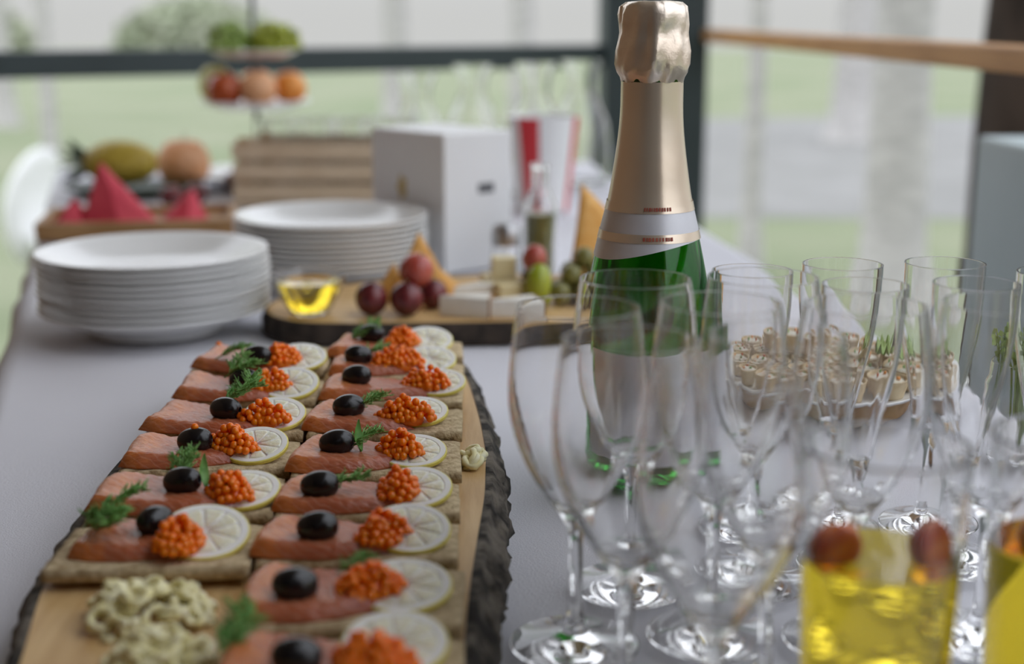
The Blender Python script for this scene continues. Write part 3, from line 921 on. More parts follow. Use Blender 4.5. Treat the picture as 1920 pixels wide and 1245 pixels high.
def chip(loc, rot, size, label, grp='corn chips'):
    n = 10
    V, F = [], []
    def pt(u, v, s):
        x = (u - 0.5) * size * (1 - v); z = v * size * 0.95
        return (x, s * 0.0009 + 0.10 * (x * x + (z - size * 0.4) ** 2) / size * 2, z)
    idx = {}
    for s in (-1, 1):
        for j in range(n + 1):
            for i in range(n + 1 - j):
                idx[(s, i, j)] = len(V)
                V.append(pt(i / max(n - j, 1) if n > j else 0.5, j / n, s))
    for s in (-1, 1):
        for j in range(n):
            for i in range(n - j):
                t = (idx[(s, i, j)], idx[(s, i + 1, j)], idx[(s, i, j + 1)])
                F.append(t if s < 0 else t[::-1])
                if i < n - j - 1:
                    t = (idx[(s, i + 1, j)], idx[(s, i + 1, j + 1)], idx[(s, i, j + 1)])
                    F.append(t if s < 0 else t[::-1])
    rim = [(i, 0) for i in range(n)] + [(n - j, j) for j in range(n)] + [(0, j) for j in range(n, 0, -1)]
    for k in range(len(rim)):
        a_, b_ = rim[k], rim[(k + 1) % len(rim)]
        F.append((idx[(-1, *a_)], idx[(1, *a_)], idx[(1, *b_)], idx[(-1, *b_)]))
    o = mesh('corn_chip', V, F, M['chip'], None, loc=loc, rot=rot)
    return tag(o, label, 'chip', grp)
chip((-0.042, 1.405, CZ + 0.001), (R(-12), 0, R(10)), 0.074, 'orange triangular chip standing behind the light red grape')
chip((-0.074, 1.400, CZ + 0.001), (R(-35), R(-12), R(-20)), 0.048, 'orange chip leaning low behind the dark grapes')
chip((-0.012, 1.425, CZ + 0.001), (R(-55), R(8), R(25)), 0.046, 'orange chip lying behind the soft cheese')
chip((0.160, 1.470, CZ + 0.001), (R(-6), R(-15), R(25)), 0.122, 'tall orange triangular chip standing left of the bottle')
chip((0.190, 1.480, CZ + 0.001), (R(-8), R(20), R(-10)), 0.100, 'orange chip peeking out right of the bottle')

def wedge(name, m, pts, h, loc, rz, label, cat, grp, rind=None, tilt=(0, 0)):
    V, F = prism(pts, 0, h)
    o = bevel(mesh(name, V, F, m, None, smooth=False, loc=loc, rot=(tilt[0], tilt[1], rz)), 0.0012, 2)
    if rind:
        n = len(pts)
        p0, p1 = Vector(pts[-2]), Vector(pts[-1])
        nn = Vector(((p1 - p0).y, -(p1 - p0).x)).normalized() * 0.0016
        q = [p0, p1, p1 + nn, p0 + nn]
        V, F = prism([tuple(v) for v in q], -0.0003, h + 0.0003)
        mesh('rind', V, F, rind, o, smooth=False)
    return tag(o, label, cat, grp)
tri = [(0, 0), (0.050, -0.013), (0.050, 0.016)]
wedge('soft_cheese_wedge', M['brie'], tri, 0.020, (-0.024, 1.336, CZ + 0.0003), R(-8), 'white soft cheese wedge beside the dark grapes', 'cheese', 'soft cheese wedges', M['brown_crumb'])
wedge('soft_cheese_wedge', M['brie'], tri, 0.018, (0.022, 1.322, CZ + 0.0003), R(12), 'white soft cheese wedge at the front middle of the cheese board', 'cheese', 'soft cheese wedges', M['brown_crumb'])
wedge('soft_cheese_wedge', M['brie'], tri, 0.020, (-0.010, 1.378, CZ + 0.0003), R(30), 'white soft cheese wedge behind the other two soft wedges', 'cheese', 'soft cheese wedges', M['brown_crumb'])
cube = [(0, 0), (0.024, 0.0), (0.024, 0.020), (0, 0.020)]
for k, (x, y, z, rz) in enumerate([(0.020, 1.400, 0.0003, 10), (0.046, 1.398, 0.0003, -8), (0.026, 1.426, 0.0003, 30), (0.030, 1.402, 0.0225, 5), (0.036, 1.372, 0.0003, 20)]):
    wedge('hard_cheese_cube', M['hard_cheese'], cube, 0.022, (x, y, CZ + z), R(rz), ['pale yellow cheese cube left in its pile', 'pale yellow cheese cube next to the green grape', 'pale yellow cheese cube at the back of its pile', 'pale yellow cheese cube on top of the pile', 'pale yellow cheese cube at the front of its pile'][k], 'cheese', 'hard cheese cubes')

# ------------------------------------------------------------------ white box with emblem, shaker, red striped cup
bx = empty('white_carton', (-0.022, 1.665, TZ), R(38))
tag(bx, 'white carton standing on its end behind the second plate stack', 'carton')
V, F = box(0.0, 0.105, 0.0, 0.15, 0.0005, 0.168)
bevel(mesh('body', V, F, M['carton'], bx, smooth=False), 0.002)
V, F = [], []
i0 = 0
for k in range(20):
    a_ = 2 * math.pi * k / 20
    r_ = 0.011 * (1 + 0.22 * math.cos(5 * a_))
    V.append((-0.0004, 0.085 + r_ * 0.8 * math.cos(a_), 0.098 + r_ * 1.3 * math.sin(a_)))
F.append(tuple(range(19, -1, -1)))
mesh('emblem', V, F, M['gold_print'], bx, smooth=False)
V, F = box(0.052, 0.076, -0.0006, 0.0, 0.094, 0.106)
mesh('printed_mark', V, F, M['grey_print'], bx, smooth=False)

sk = empty('salt_shaker', (0.050, 1.605, TZ + 0.0003))
tag(sk, 'glass salt shaker with steel lid in front of the white carton', 'shaker')
mesh('jar', *lathe([(0.0005, 0), (0.018, 0), (0.020, 0.004), (0.017, 0.035), (0.0165, 0.048), (0.0145, 0.048), (0.015, 0.034), (0.017, 0.008), (0.0005, 0.006)], 32), M['glass'], sk)
mesh('lid', *lathe([(0.0175, 0.046), (0.0178, 0.060), (0.014, 0.069), (0.0005, 0.072)], 32), M['metal'], sk)
sb = empty('oil_bottle', (0.091, 1.655, TZ + 0.0003))
tag(sb, 'slim clear glass oil bottle with olive strip right of the carton', 'bottle')
mesh('body', *lathe([(0.0005, 0), (0.019, 0), (0.020, 0.004), (0.020, 0.085), (0.010, 0.105), (0.0095, 0.128), (0.011, 0.130), (0.011, 0.134), (0.0075, 0.134), (0.0075, 0.106), (0.0175, 0.084), (0.0175, 0.006), (0.0005, 0.005)], 32), M['glass'], sb)
mesh('oil', *lathe([(0.0005, 0.0055), (0.0171, 0.0065), (0.0171, 0.075), (0.0005, 0.0755)], 32), M['olive_green'], sb)

cup = empty('striped_cup', (0.128, 2.235, TZ + 0.0003))
tag(cup, 'tall white container with red stripes behind the white carton', 'container')
def cup_r(f): return 0.040 + 0.018 * f
V, F = lathe([(0.0005, 0), (0.040, 0), (0.058, 0.150), (0.0565, 0.150), (0.0385, 0.002), (0.0005, 0.002)], 48)
mesh('body', V, F, M['carton'], cup)
for a0 in (R(225), R(322), R(50), R(130)):
    V, F = [], []
    for j in range(9):
        f = j / 8
        for i in range(7):
            a_ = a0 + (0.62 if a0 < 5 else 0.35) * i / 6
            V.append(((cup_r(f) + 0.0005) * math.cos(a_), (cup_r(f) + 0.0005) * math.sin(a_), 0.15 * f))
    for j in range(8):
        for i in range(6):
            q = j * 7 + i
            F.append((q, q + 1, q + 8, q + 7))
    mesh('stripe', V, F, M['red'], cup)

# ------------------------------------------------------------------ sparkling wine bottle
BT = 0.3125
bp = empty('sparkling_wine_bottle', (0.1187, 0.885, TZ + 0.0004))
tag(bp, 'green sparkling wine bottle with gold foil neck among the glasses', 'bottle')
prof_top = [(0.0, 0.0148), (0.046, 0.0190), (0.068, 0.0190), (0.086, 0.0206), (0.104, 0.0232), (0.121, 0.0258), (0.139, 0.0303), (0.157, 0.0345), (0.174, 0.0380), (0.190, 0.0405), (0.206, 0.0418), (0.230, 0.0420), (0.300, 0.0420), (0.309, 0.0405), (0.3125, 0.0360)]
def bottle_r(dz):
    for (a0, r0), (a1, r1) in zip(prof_top, prof_top[1:]):
        if a0 <= dz <= a1:
            f = (dz - a0) / (a1 - a0)
            return r0 + (r1 - r0) * f
    return prof_top[-1][1]
def smooth_prof(d0, d1, off, n=40):
    out = []
    for k in range(n + 1):
        dz = d0 + (d1 - d0) * k / n
        r_ = sum(bottle_r(min(max(dz + e, 0.0), BT)) for e in (-0.008, -0.004, 0, 0.004, 0.008)) / 5 if 0.05 < dz < 0.29 else bottle_r(dz)
        out.append((r_ + off, BT - dz))
    return out
outer = smooth_prof(0.030, BT, 0, 70)[::-1]
inner = [(max(r_ - 0.003, 0.004), z) for r_, z in smooth_prof(0.030, BT - 0.010, 0, 60)]
mesh('glass_body', *lathe([(0.0005, 0.012), (0.02, 0.006), (0.03, 0.001)] + outer + inner + [(0.02, 0.018), (0.0005, 0.022)], 64), M['green_glass'], bp)
# foil: crumpled hood over the cork and wire, smooth sleeve below
V, F = [], []
N, rowsf = 72, 22
hood = [(0.0, 0.010), (0.0005, 0.0165), (0.003, 0.0198), (0.008, 0.0206), (0.014, 0.0208), (0.019, 0.0200), (0.023, 0.0212), (0.030, 0.0222), (0.038, 0.0222), (0.043, 0.0218), (0.046, 0.0200), (0.049, 0.0193)]
for dz, r_ in hood:
    for k in range(N):
        a_ = 2 * math.pi * k / N
        cr = 0.0009 * nz(math.cos(a_) * 3, math.sin(a_) * 3, dz * 140) + 0.0006 * math.sin(a_ * 9 + dz * 120) * (1 if dz > 0.004 else 0.3)
        wire = 0.0010 * (1 if int((a_ / (2 * math.pi)) * 4 + 0.15) != int((a_ / (2 * math.pi)) * 4 - 0.03) and dz < 0.04 else 0)
        rr = r_ + cr + wire
        V.append((rr * math.cos(a_), rr * math.sin(a_), BT - dz + (0.0012 * nz(math.cos(a_) * 2, math.sin(a_) * 2, 3) if dz < 0.004 else 0)))
for i in range(len(hood) - 1):
    for k in range(N):
        k2 = (k + 1) % N
        F.append((i * N + k, (i + 1) * N + k, (i + 1) * N + k2, i * N + k2))
F.append(tuple(k for k in range(N)))
mesh('foil_hood', V, F, M['foil'], bp)
mesh('foil_sleeve', *lathe(smooth_prof(0.0485, 0.124, 0.0005, 30)[::-1], 72), M['foil_smooth'], bp)
# collar label: silver-white, with its lower edge sweeping down at the back and left
def collar(d_top, d_bot, off, m, name, a0=0.0, a1=2 * math.pi, dip=0.0):
    V, F = [], []
    N, J = 72, 10
    for j in range(J + 1):
        for k in range(N + 1):
            a_ = a0 + (a1 - a0) * k / N
            low = d_bot + dip * (0.5 + 0.5 * math.cos(a_ - R(200))) ** 2
            dz = d_top + (low - d_top) * j / J
            r_ = sum(bottle_r(dz + e) for e in (-0.008, -0.004, 0, 0.004, 0.008)) / 5 + off
            V.append((r_ * math.cos(a_), r_ * math.sin(a_), BT - dz))
    for j in range(J):
        for k in range(N):
            q = j * (N + 1) + k
            F.append((q, q + N + 1, q + N + 2, q + 1))
    return mesh(name, V, F, m, bp)
collar(0.1235, 0.146, 0.0007, M['silver_label'], 'neck_label', dip=0.012)
collar(0.1226, 0.1282, 0.0010, M['foil_smooth'], 'label_border')
collar(0.1408, 0.1462, 0.0010, M['foil_smooth'], 'label_border')
rnd = random.Random(3)
V, F = [], []
for dz0, dz1 in ((0.1243, 0.1266), (0.1423, 0.1446)):
    a_ = R(256)
    while a_ < R(290):
        w = rnd.uniform(0.02, 0.05)
        i0 = len(V)
        for dz in (dz0, dz1):
            for k in range(3):
                b_ = a_ + w * k / 2
                r_ = sum(bottle_r(dz + e) for e in (-0.008, -0.004, 0, 0.004, 0.008)) / 5 + 0.0014
                V.append((r_ * math.cos(b_), r_ * math.sin(b_), BT - dz))
        for k in range(2):
            F.append((i0 + k, i0 + 3 + k, i0 + 4 + k, i0 + 1 + k))
        a_ += w + rnd.uniform(0.012, 0.03)
mesh('lettering', V, F, M['print'], bp)
collar(0.215, 0.295, 0.0006, M['silver_label'], 'body_label', R(200), R(340))

# ------------------------------------------------------------------ drinking glasses
def wine_glass_profile(h, r_rim, r_bulge, t=0.0008):
    hb = h * 0.40                 # bowl starts
    out = [(0.0005, 0.0), (0.031, 0.0), (0.0320, 0.0008), (0.0315, 0.0018), (0.018, 0.0042), (0.007, 0.0078), (0.0040, 0.014), (0.0034, 0.030), (0.0034, hb - 0.014), (0.0046, hb - 0.006)]
    bowl = []
    for k in range(1, 15):
        f = k / 14
        z = hb - 0.006 + (h - hb + 0.006) * f
        s = math.sin(min(f / 0.62, 1) * math.pi / 2) ** 0.75 * r_bulge if f < 0.62 else r_bulge + (r_rim - r_bulge) * ((f - 0.62) / 0.38) ** 1.6
        bowl.append((max(s, 0.0048), z))
    out += bowl
    inn = [(max(r_ - t, 0.0005), z + (0 if k == len(bowl) - 1 else 0.0022 * (1 - k / len(bowl)))) for k, (r_, z) in enumerate(bowl)][::-1]
    inn[0] = (bowl[-1][0] - t, h)
    out += inn + [(0.0005, hb + 0.0015)]
    return out
def flute_profile(h, r_rim, t=0.0008):
    hb = h * 0.36
    out = [(0.0005, 0.0), (0.029, 0.0), (0.030, 0.0008), (0.0295, 0.0018), (0.015, 0.004), (0.006, 0.008), (0.0038, 0.014), (0.0034, hb - 0.012)]
    bowl = []
    for k in range(1, 13):
        f = k / 12
        z = hb - 0.008 + (h - hb + 0.008) * f
        bowl.append((max(r_rim * (0.30 + 0.70 * math.sin(min(f * 1.15, 1) * math.pi / 2)) * (1 - 0.28 * (1 - f) ** 2), 0.0045), z))
    out += bowl
    inn = [(r_ - t, z + 0.002 * (1 - k / 12)) for k, (r_, z) in enumerate(bowl)][::-1]
    inn[0] = (bowl[-1][0] - t, h)
    return out + inn + [(0.0005, hb + 0.0025)]
def split_glass(name, prof, n, stem_i, foot_i):
    """one glass: foot, stem and bowl are one blown body, so they are one mesh"""
    V, F = lathe(prof, n)
    out = []
    top = max(v[2] for v in V)
    for x, y, z in V:
        r_ = math.hypot(x, y)
        f = (z / top - 0.36) / 0.34
        k = 0.018 * math.sin(math.pi * f) * (0.5 - 0.5 * math.cos(14 * math.atan2(y, x))) if 0 < f < 1 and r_ > 0.004 else 0
        out.append((x * (1 - k), y * (1 - k), z))
    return mesh(name, out, F, M['glass'])
wine_src = split_glass('wine_glass', wine_glass_profile(0.170, 0.0287, 0.0328), 84, 9, 6)
flute_src = split_glass('champagne_flute', flute_profile(0.161, 0.0232), 84, 7, 5)
G_W = [  # x, y, label
    (0.0535, 0.640, 'empty tulip wine glass standing nearest the canape board'),
    (0.0890, 0.712, 'empty tulip wine glass directly in front of the green bottle'),
    (0.0700, 0.572, 'empty tulip wine glass at the front beside the board'),
    (0.1220, 0.648, 'empty tulip wine glass in the second row, in front of the bottle'),
    (0.1560, 0.715, 'empty tulip wine glass just right of the green bottle'),
    (0.0980, 0.510, 'empty tulip wine glass closest to the camera, left of the yellow drink'),
    (0.1340, 0.580, 'empty tulip wine glass behind the left side of the nearer yellow drink'),
    (0.1890, 0.640, 'empty tulip wine glass straight behind the nearer yellow drink'),
    (0.2560, 0.642, 'empty tulip wine glass behind the yellow drink at the picture edge'),
]
G_F = [
    (0.1650, 0.783, 'empty champagne flute standing just right of the green bottle'),
    (0.2220, 0.803, 'empty champagne flute in the back row before the middle of the tartlet plate'),
    (0.2830, 0.804, 'empty champagne flute in the back row before the right end of the tartlet plate'),
    (0.2170, 0.738, 'empty champagne flute behind the wine glass of the nearer yellow drink'),
    (0.2785, 0.740, 'empty champagne flute nearest the right edge of the picture'),
    (0.3370, 0.770, 'empty champagne flute farthest right, before the grey wall'),
]
for src, lst, cat, grp in ((wine_src, G_W, 'wine glass', 'empty wine glasses by the bottle'), (flute_src, G_F, 'champagne flute', 'empty champagne flutes by the bottle')):
    rnd = random.Random(11)
    for k, (x, y, lab) in enumerate(lst):
        o = src if k == 0 else again(src)
        o.location = (x, y, TZ + 0.0016)
        o.rotation_euler = (0, 0, rnd.uniform(0, 6))
        tag(o, lab, cat, grp)

def tumbler(x, y, lab, lab_drink, grp):
    o = mesh('tumbler', *lathe([(0.0005, 0), (0.024, 0), (0.027, 0.002), (0.0285, 0.020), (0.0330, 0.138), (0.0325, 0.1392), (0.0318, 0.138), (0.0275, 0.022), (0.0255, 0.010), (0.0005, 0.009)], 56), M['glass'], None, loc=(x, y, TZ + 0.0016))
    tag(o, lab, 'glass', grp)
    d_ = mesh('yellow_drink', *lathe([(0.0004, 0.0085), (0.0258, 0.0097), (0.0278, 0.0222), (0.0308, 0.0930), (0.0300, 0.0936), (0.0004, 0.0930)], 56), M['drink'], None, loc=(x, y, TZ + 0.0016))
    tag(d_, lab_drink, 'drink', 'yellow drinks')
tumbler(0.1650, 0.520, 'tall tumbler holding yellow drink with two red fruit pieces', 'yellow drink in the tumbler with two red fruit pieces', 'tumblers')
tumbler(0.2450, 0.530, 'tall tumbler of yellow drink cut by the right picture edge', 'yellow drink in the tumbler cut by the right picture edge', 'tumblers')
def berry(x, y, z, rot, lab):
    V, F = sphere(0.0105, 0.0085, 0.0105, 16, 10)
    V = [(a_, max(b_, -0.003), c_ * (1 + 0.2 * nz(a_, b_, c_, 200))) for a_, b_, c_ in V]
    tag(mesh('fruit_piece', V, F, M['berry'], None, loc=(x, y, z), rot=rot), lab, 'fruit', 'red fruit pieces in the yellow drinks')
berry(0.1455, 0.514, TZ + 0.1010, (0.2, 0.1, 0.2), 'red fruit piece floating at the left side of the yellow drink')
berry(0.1835, 0.514, TZ + 0.1010, (-0.2, 0.2, 0.6), 'red fruit piece floating at the right side of the yellow drink')
berry(0.2300, 0.522, TZ + 0.1010, (0.1, 0.3, 0.9), 'red fruit piece in the yellow drink at the picture edge')

# ------------------------------------------------------------------ tartlets behind the glasses
tp = (0.281, 1.065)
dsh = empty('tartlet_plate', (tp[0], tp[1], TZ + 0.0003))
tag(dsh, 'round white serving plate on a brown wooden base behind the glasses', 'plate')
mesh('base', *lathe([(0.0005, 0), (0.078, 0), (0.080, 0.003), (0.080, 0.013), (0.078, 0.016), (0.0005, 0.016)], 56), M['brown_wood'], dsh)
mesh('dish', *lathe([(0.0005, 0.0163), (0.080, 0.0163), (0.104, 0.024), (0.107, 0.0265), (0.106, 0.0275), (0.080, 0.0205), (0.0005, 0.020)], 64), M['porcelain'], dsh)
tart_prof = [(0.0005, 0), (0.011, 0), (0.013, 0.002), (0.0172, 0.017), (0.0176, 0.018), (0.0160, 0.018), (0.0125, 0.006), (0.0005, 0.005)]
V, F = lathe(tart_prof, 40)
V = [(x * (1 + 0.035 * math.cos(20 * math.atan2(y, x))), y * (1 + 0.035 * math.cos(20 * math.atan2(y, x))), z) for x, y, z in V]
ts = empty('tartlet', (0, 0, 0))
mesh('pastry_cup', V, F, M['tart'], ts)
V, F = lathe([(0.0134, 0.012), (0.0150, 0.0145), (0.008, 0.0172), (0.0005, 0.018)], 24)
V = [(x, y, z + 0.0012 * nz(x, y, 2, 260)) for x, y, z in V]
mesh('filling', V, F, M['cream'], ts)
for k in range(3):
    V, F = sphere(0.0024, 0.0018, 0.0016, 8, 6)
    mesh('topping', V, F, [M['orange'], M['dill'], M['berry']][k], ts, loc=(0.007 * math.cos(k * 2.1), 0.007 * math.sin(k * 2.1), 0.0185))
tspots = [(0, 0)] + [(0.040 * math.cos(k * math.pi / 3 + 0.2), 0.040 * math.sin(k * math.pi / 3 + 0.2)) for k in range(6)] + [(0.0765 * math.cos(k * math.pi / 6), 0.0765 * math.sin(k * math.pi / 6)) for k in range(12)]
for k, (dx, dy) in enumerate(tspots):
    o = ts if k == 0 else copy_tree(ts)
    o.location = (tp[0] + dx, tp[1] + dy, TZ + 0.0212)
    o.rotation_euler = (0, 0, k * 0.7)
    if k > 6:
        o.location.z += 0.0008
    tag(o, 'small filled pastry tartlet on the white plate behind the glasses', 'tartlet', 'tartlets on the white plate')
o = copy_tree(ts)
o.location = (tp[0] - 0.012, tp[1] + 0.020, TZ + 0.0405); o.rotation_euler = (0, 0, 1)
tag(o, 'filled pastry tartlet raised on top of the other tartlets', 'tartlet', 'tartlets on the white plate')

def lettuce(loc, size, seed, label):
    V, F = [], []
    N, K = 10, 26
    for i in range(N + 1):
        f = i / N
        for k in range(K + 1):
            a_ = math.pi * (k / K) * 1.3
            r_ = size * f
            ruf = size * 0.22 * f * f * math.sin(k * 1.9 + seed) + 0.1 * size * nz(k * 0.4, f * 3, seed)
            V.append((r_ * math.cos(a_), r_ * math.sin(a_) * 0.8, size * 0.25 + size * 0.35 * f + ruf))
    for i in range(N):
        for k in range(K):
            q = i * (K + 1) + k
            F.append((q, q + 1, q + K + 2, q + K + 1))
    o = mesh('lettuce_leaf', V, F, M['lettuce'], None, loc=loc, rot=(0, 0, seed))
    so = o.modifiers.new('thick', 'SOLIDIFY'); so.thickness = 0.0008
    return tag(o, label, 'lettuce', 'lettuce leaves')
lettuce((tp[0] + 0.060, tp[1] - 0.030, TZ + 0.040), 0.026, 1.0, 'ruffled lettuce leaf lying on the tartlets')

# jar of herbs at the right
hj = empty('herb_jar', (0.375, 0.900, TZ + 0.0016))
hj.scale = (0.78, 0.78, 0.78)
tag(hj, 'small glass jar of green herb sprigs at the right picture edge', 'jar')
mesh('jar', *lathe([(0.0005, 0), (0.024, 0), (0.026, 0.002), (0.026, 0.075), (0.023, 0.084), (0.0225, 0.096), (0.0215, 0.096), (0.022, 0.083), (0.0248, 0.074), (0.0248, 0.005), (0.0005, 0.004)], 40), M['glass'], hj)
rnd = random.Random(21)
V, F = [], []
V2, F2 = [], []
for k in range(16):
    a_ = rnd.uniform(0, 6.28); q = rnd.uniform(0.002, 0.013); h_ = rnd.uniform(0.11, 0.165)
    p0 = Vector((q * 0.6 * math.cos(a_), q * 0.6 * math.sin(a_), 0.008)); p1 = Vector((q * math.cos(a_), q * math.sin(a_), 0.09)); p2 = Vector((2.4 * q * math.cos(a_), 2.4 * q * math.sin(a_), h_))
    tube([p0, p1, p2], 0.0009, 5, V, F)
    for j in range(9):
        c = p1.lerp(p2, rnd.uniform(0.1, 1.0))
        u = Vector((rnd.gauss(0, 1), rnd.gauss(0, 1), rnd.gauss(0.3, 0.6))).normalized() * 0.009
        w = u.orthogonal().normalized() * 0.004
        i0 = len(V2)
        V2 += [c, c + u * 0.5 + w, c + u, c + u * 0.5 - w]
        F2.append((i0, i0 + 1, i0 + 2, i0 + 3))
mesh('herb_stems', V, F, M['lettuce'], hj)
mesh('herb_leaves', V2, F2, M['lettuce'], hj, smooth=False)

# ------------------------------------------------------------------ far end of the table
# red napkins on a wooden tray
tr = empty('wooden_tray', (-0.50, 2.02, TZ + 0.0003), R(8))
tag(tr, 'low brown wooden tray under the red napkins', 'tray')
V, F = box(-0.10, 0.17, -0.07, 0.11, 0, 0.012)
bevel(mesh('base', V, F, M['brown_wood'], tr, smooth=False), 0.003)
for x0, x1, y0, y1 in ((-0.10, 0.17, -0.07, -0.06), (-0.10, 0.17, 0.10, 0.11), (-0.10, -0.09, -0.06, 0.10), (0.16, 0.17, -0.06, 0.10)):
    V, F = box(x0, x1, y0, y1, 0.0122, 0.024)
    mesh('rim', V, F, M['brown_wood'], tr, smooth=False)
def napkin(loc, w, h, rz, lean, label):
    """paper napkin folded to a standing peak: two leaning triangular flaps and a tucked fold"""
    V = [(-w / 2, -0.012, 0), (w / 2, -0.012, 0), (lean, 0.006, h), (-w / 2, 0.03, 0), (w / 2, 0.03, 0), (lean + 0.004, 0.010, h * 0.97), (0.0, -0.026, 0), (lean * 0.4, -0.010, h * 0.62)]
    F = [(0, 6, 7), (6, 1, 7), (0, 7, 2), (7, 1, 2), (4, 3, 5), (3, 0, 2, 5), (1, 4, 5, 2), (0, 3, 4, 1, 6)]
    o = mesh('folded_napkin', V, F, M['napkin'], None, smooth=False, loc=loc, rot=(0, 0, rz))
    return tag(o, label, 'napkin', 'red folded napkins')
napkin((-0.492, 2.015, TZ + 0.0128), 0.105, 0.088, R(12), -0.022, 'tall red folded napkin behind the left plate stack')
napkin((-0.560, 2.000, TZ + 0.0128), 0.045, 0.038, R(-20), 0.006, 'low red folded napkin at the left end of the tray')
napkin((-0.408, 2.070, TZ + 0.0128), 0.062, 0.042, R(20), 0.010, 'red folded napkin between the two plate stacks')

def apple_like(name, m, c, r, label, cat, grp, sq=0.92):
    V, F = [], []
    N, K = 12, 20
    for i in range(N + 1):
        t = math.pi * i / N
        rr = r * (math.sin(t) ** 0.9) * (1.0 + 0.05 * math.cos(t)); z = -r * sq * math.cos(t) * (1 - 0.22 * math.exp(-(rr / (0.3 * r)) ** 2))
        for k in range(K):
            a_ = 2 * math.pi * k / K
            V.append((max(rr, 0.0002) * math.cos(a_), max(rr, 0.0002) * math.sin(a_), z))
    for i in range(N):
        for k in range(K):
            k2 = (k + 1) % K
            F.append((i * K + k, i * K + k2, (i + 1) * K + k2, (i + 1) * K + k))
    o = mesh(name, V, F, m, None, loc=c)
    V, F = tube([(0, 0, r * sq * 0.75), (0.001, 0, r * sq * 0.95), (0.004, 0, r * sq * 1.15)], [0.0016, 0.0014, 0.0018], 6)
    mesh('stem', V, F, M['brown_crumb'], o)
    return tag(o, label, cat, grp)

FS = (-0.375, 2.60)
fs = empty('tiered_fruit_stand', (FS[0], FS[1], TZ + 0.0003))
tag(fs, 'three-tier white fruit stand with thin dark rod at the far end', 'fruit stand')
def disc(r, z): return lathe([(0.0005, z), (r * 0.7, z), (r, z + 0.012), (r, z + 0.0145), (r * 0.7, z + 0.004), (0.0005, z + 0.004)], 48)
mesh('tier', *disc(0.135, 0.012), M['porcelain'], fs)
mesh('tier', *disc(0.100, 0.140), M['porcelain'], fs)
mesh('tier', *disc(0.080, 0.230), M['porcelain'], fs)
mesh('rod', *tube([(0, 0, 0.0), (0, 0, 0.40)], 0.005, 10), M['rod'], fs)
mesh('foot', *lathe([(0.0005, 0), (0.05, 0), (0.05, 0.004), (0.01, 0.012), (0.0005, 0.012)], 32), M['porcelain'], fs)
mesh('ring_handle', *tube([(0.022 * math.cos(k * math.pi / 10), 0, 0.42 + 0.022 * math.sin(k * math.pi / 10)) for k in range(21)], 0.003, 8), M['rod'], fs)

def grape_bunch(c, n, rx, ry, rz_, m, label, seed):
    root = empty('grape_bunch', c)
    tag(root, label, 'grapes', 'grape bunches')
    rnd = random.Random(seed)
    V, F = sphere(0.0098, 0.0098, 0.0112, 12, 8)
    src = None
    placed = []
    tries = 0
    while len(placed) < n and tries < 4000:
        tries += 1
        p = Vector((rnd.uniform(-1, 1), rnd.uniform(-1, 1), rnd.uniform(0, 1)))
        if p.length > 1: continue
        p = Vector((p.x * rx, p.y * ry, 0.0115 + p.z * rz_))
        if all((p - q).length > 0.0165 for q in placed): placed.append(p)
    for p in placed:
        if src is None:
            src = mesh('berry', V, F, m, root, loc=p)
        else:
            o = again(src, root, p, (rnd.uniform(0, 3), rnd.uniform(0, 3), 0)); o.name = 'berry'
    V, F = tube([(-rx * 0.7, 0, rz_ * 0.6), (0, 0, rz_ * 0.9), (rx * 0.7, 0, rz_ * 0.5)], 0.0018, 6)
    mesh('stalk', V, F, M['olive_green'], root)
    return root
z1 = TZ + 0.2355
grape_bunch((FS[0] + 0.038, FS[1], z1 + 0.002), 40, 0.046, 0.05, 0.040, M['green_grape'], 'yellow-green grape bunch on the top tier, right of the rod', 31)
grape_bunch((FS[0] - 0.044, FS[1], z1 + 0.002), 36, 0.036, 0.05, 0.042, M['lettuce'], 'darker green grape bunch on the top tier, left of the rod', 32)
z2 = TZ + 0.1455
ft = 'fruits on the second tier'
apple_like('apple', M['apple'], (FS[0] - 0.045, FS[1] - 0.062, z2 + 0.032), 0.034, 'dark red apple at the front of the second tier', 'apple', ft)
apple_like('pear', M['pear'], (FS[0] - 0.072, FS[1] + 0.010, z2 + 0.038), 0.032, 'yellow-green pear at the left of the second tier', 'pear', ft, 1.15)
apple_like('peach', M['peach'], (FS[0] + 0.014, FS[1] - 0.066, z2 + 0.034), 0.034, 'pale peach in front of the rod on the second tier', 'peach', ft)
apple_like('orange', M['orange'], (FS[0] + 0.066, FS[1] - 0.030, z2 + 0.033), 0.030, 'orange at the right of the second tier', 'orange', ft, 0.96)
apple_like('orange', M['orange'], (FS[0] - 0.005, FS[1] + 0.060, z2 + 0.033), 0.032, 'orange at the back of the second tier', 'orange', ft, 0.96)
apple_like('peach', M['peach'], (FS[0] + 0.055, FS[1] + 0.045, z2 + 0.033), 0.031, 'pale peach at the back right of the second tier', 'peach', ft)

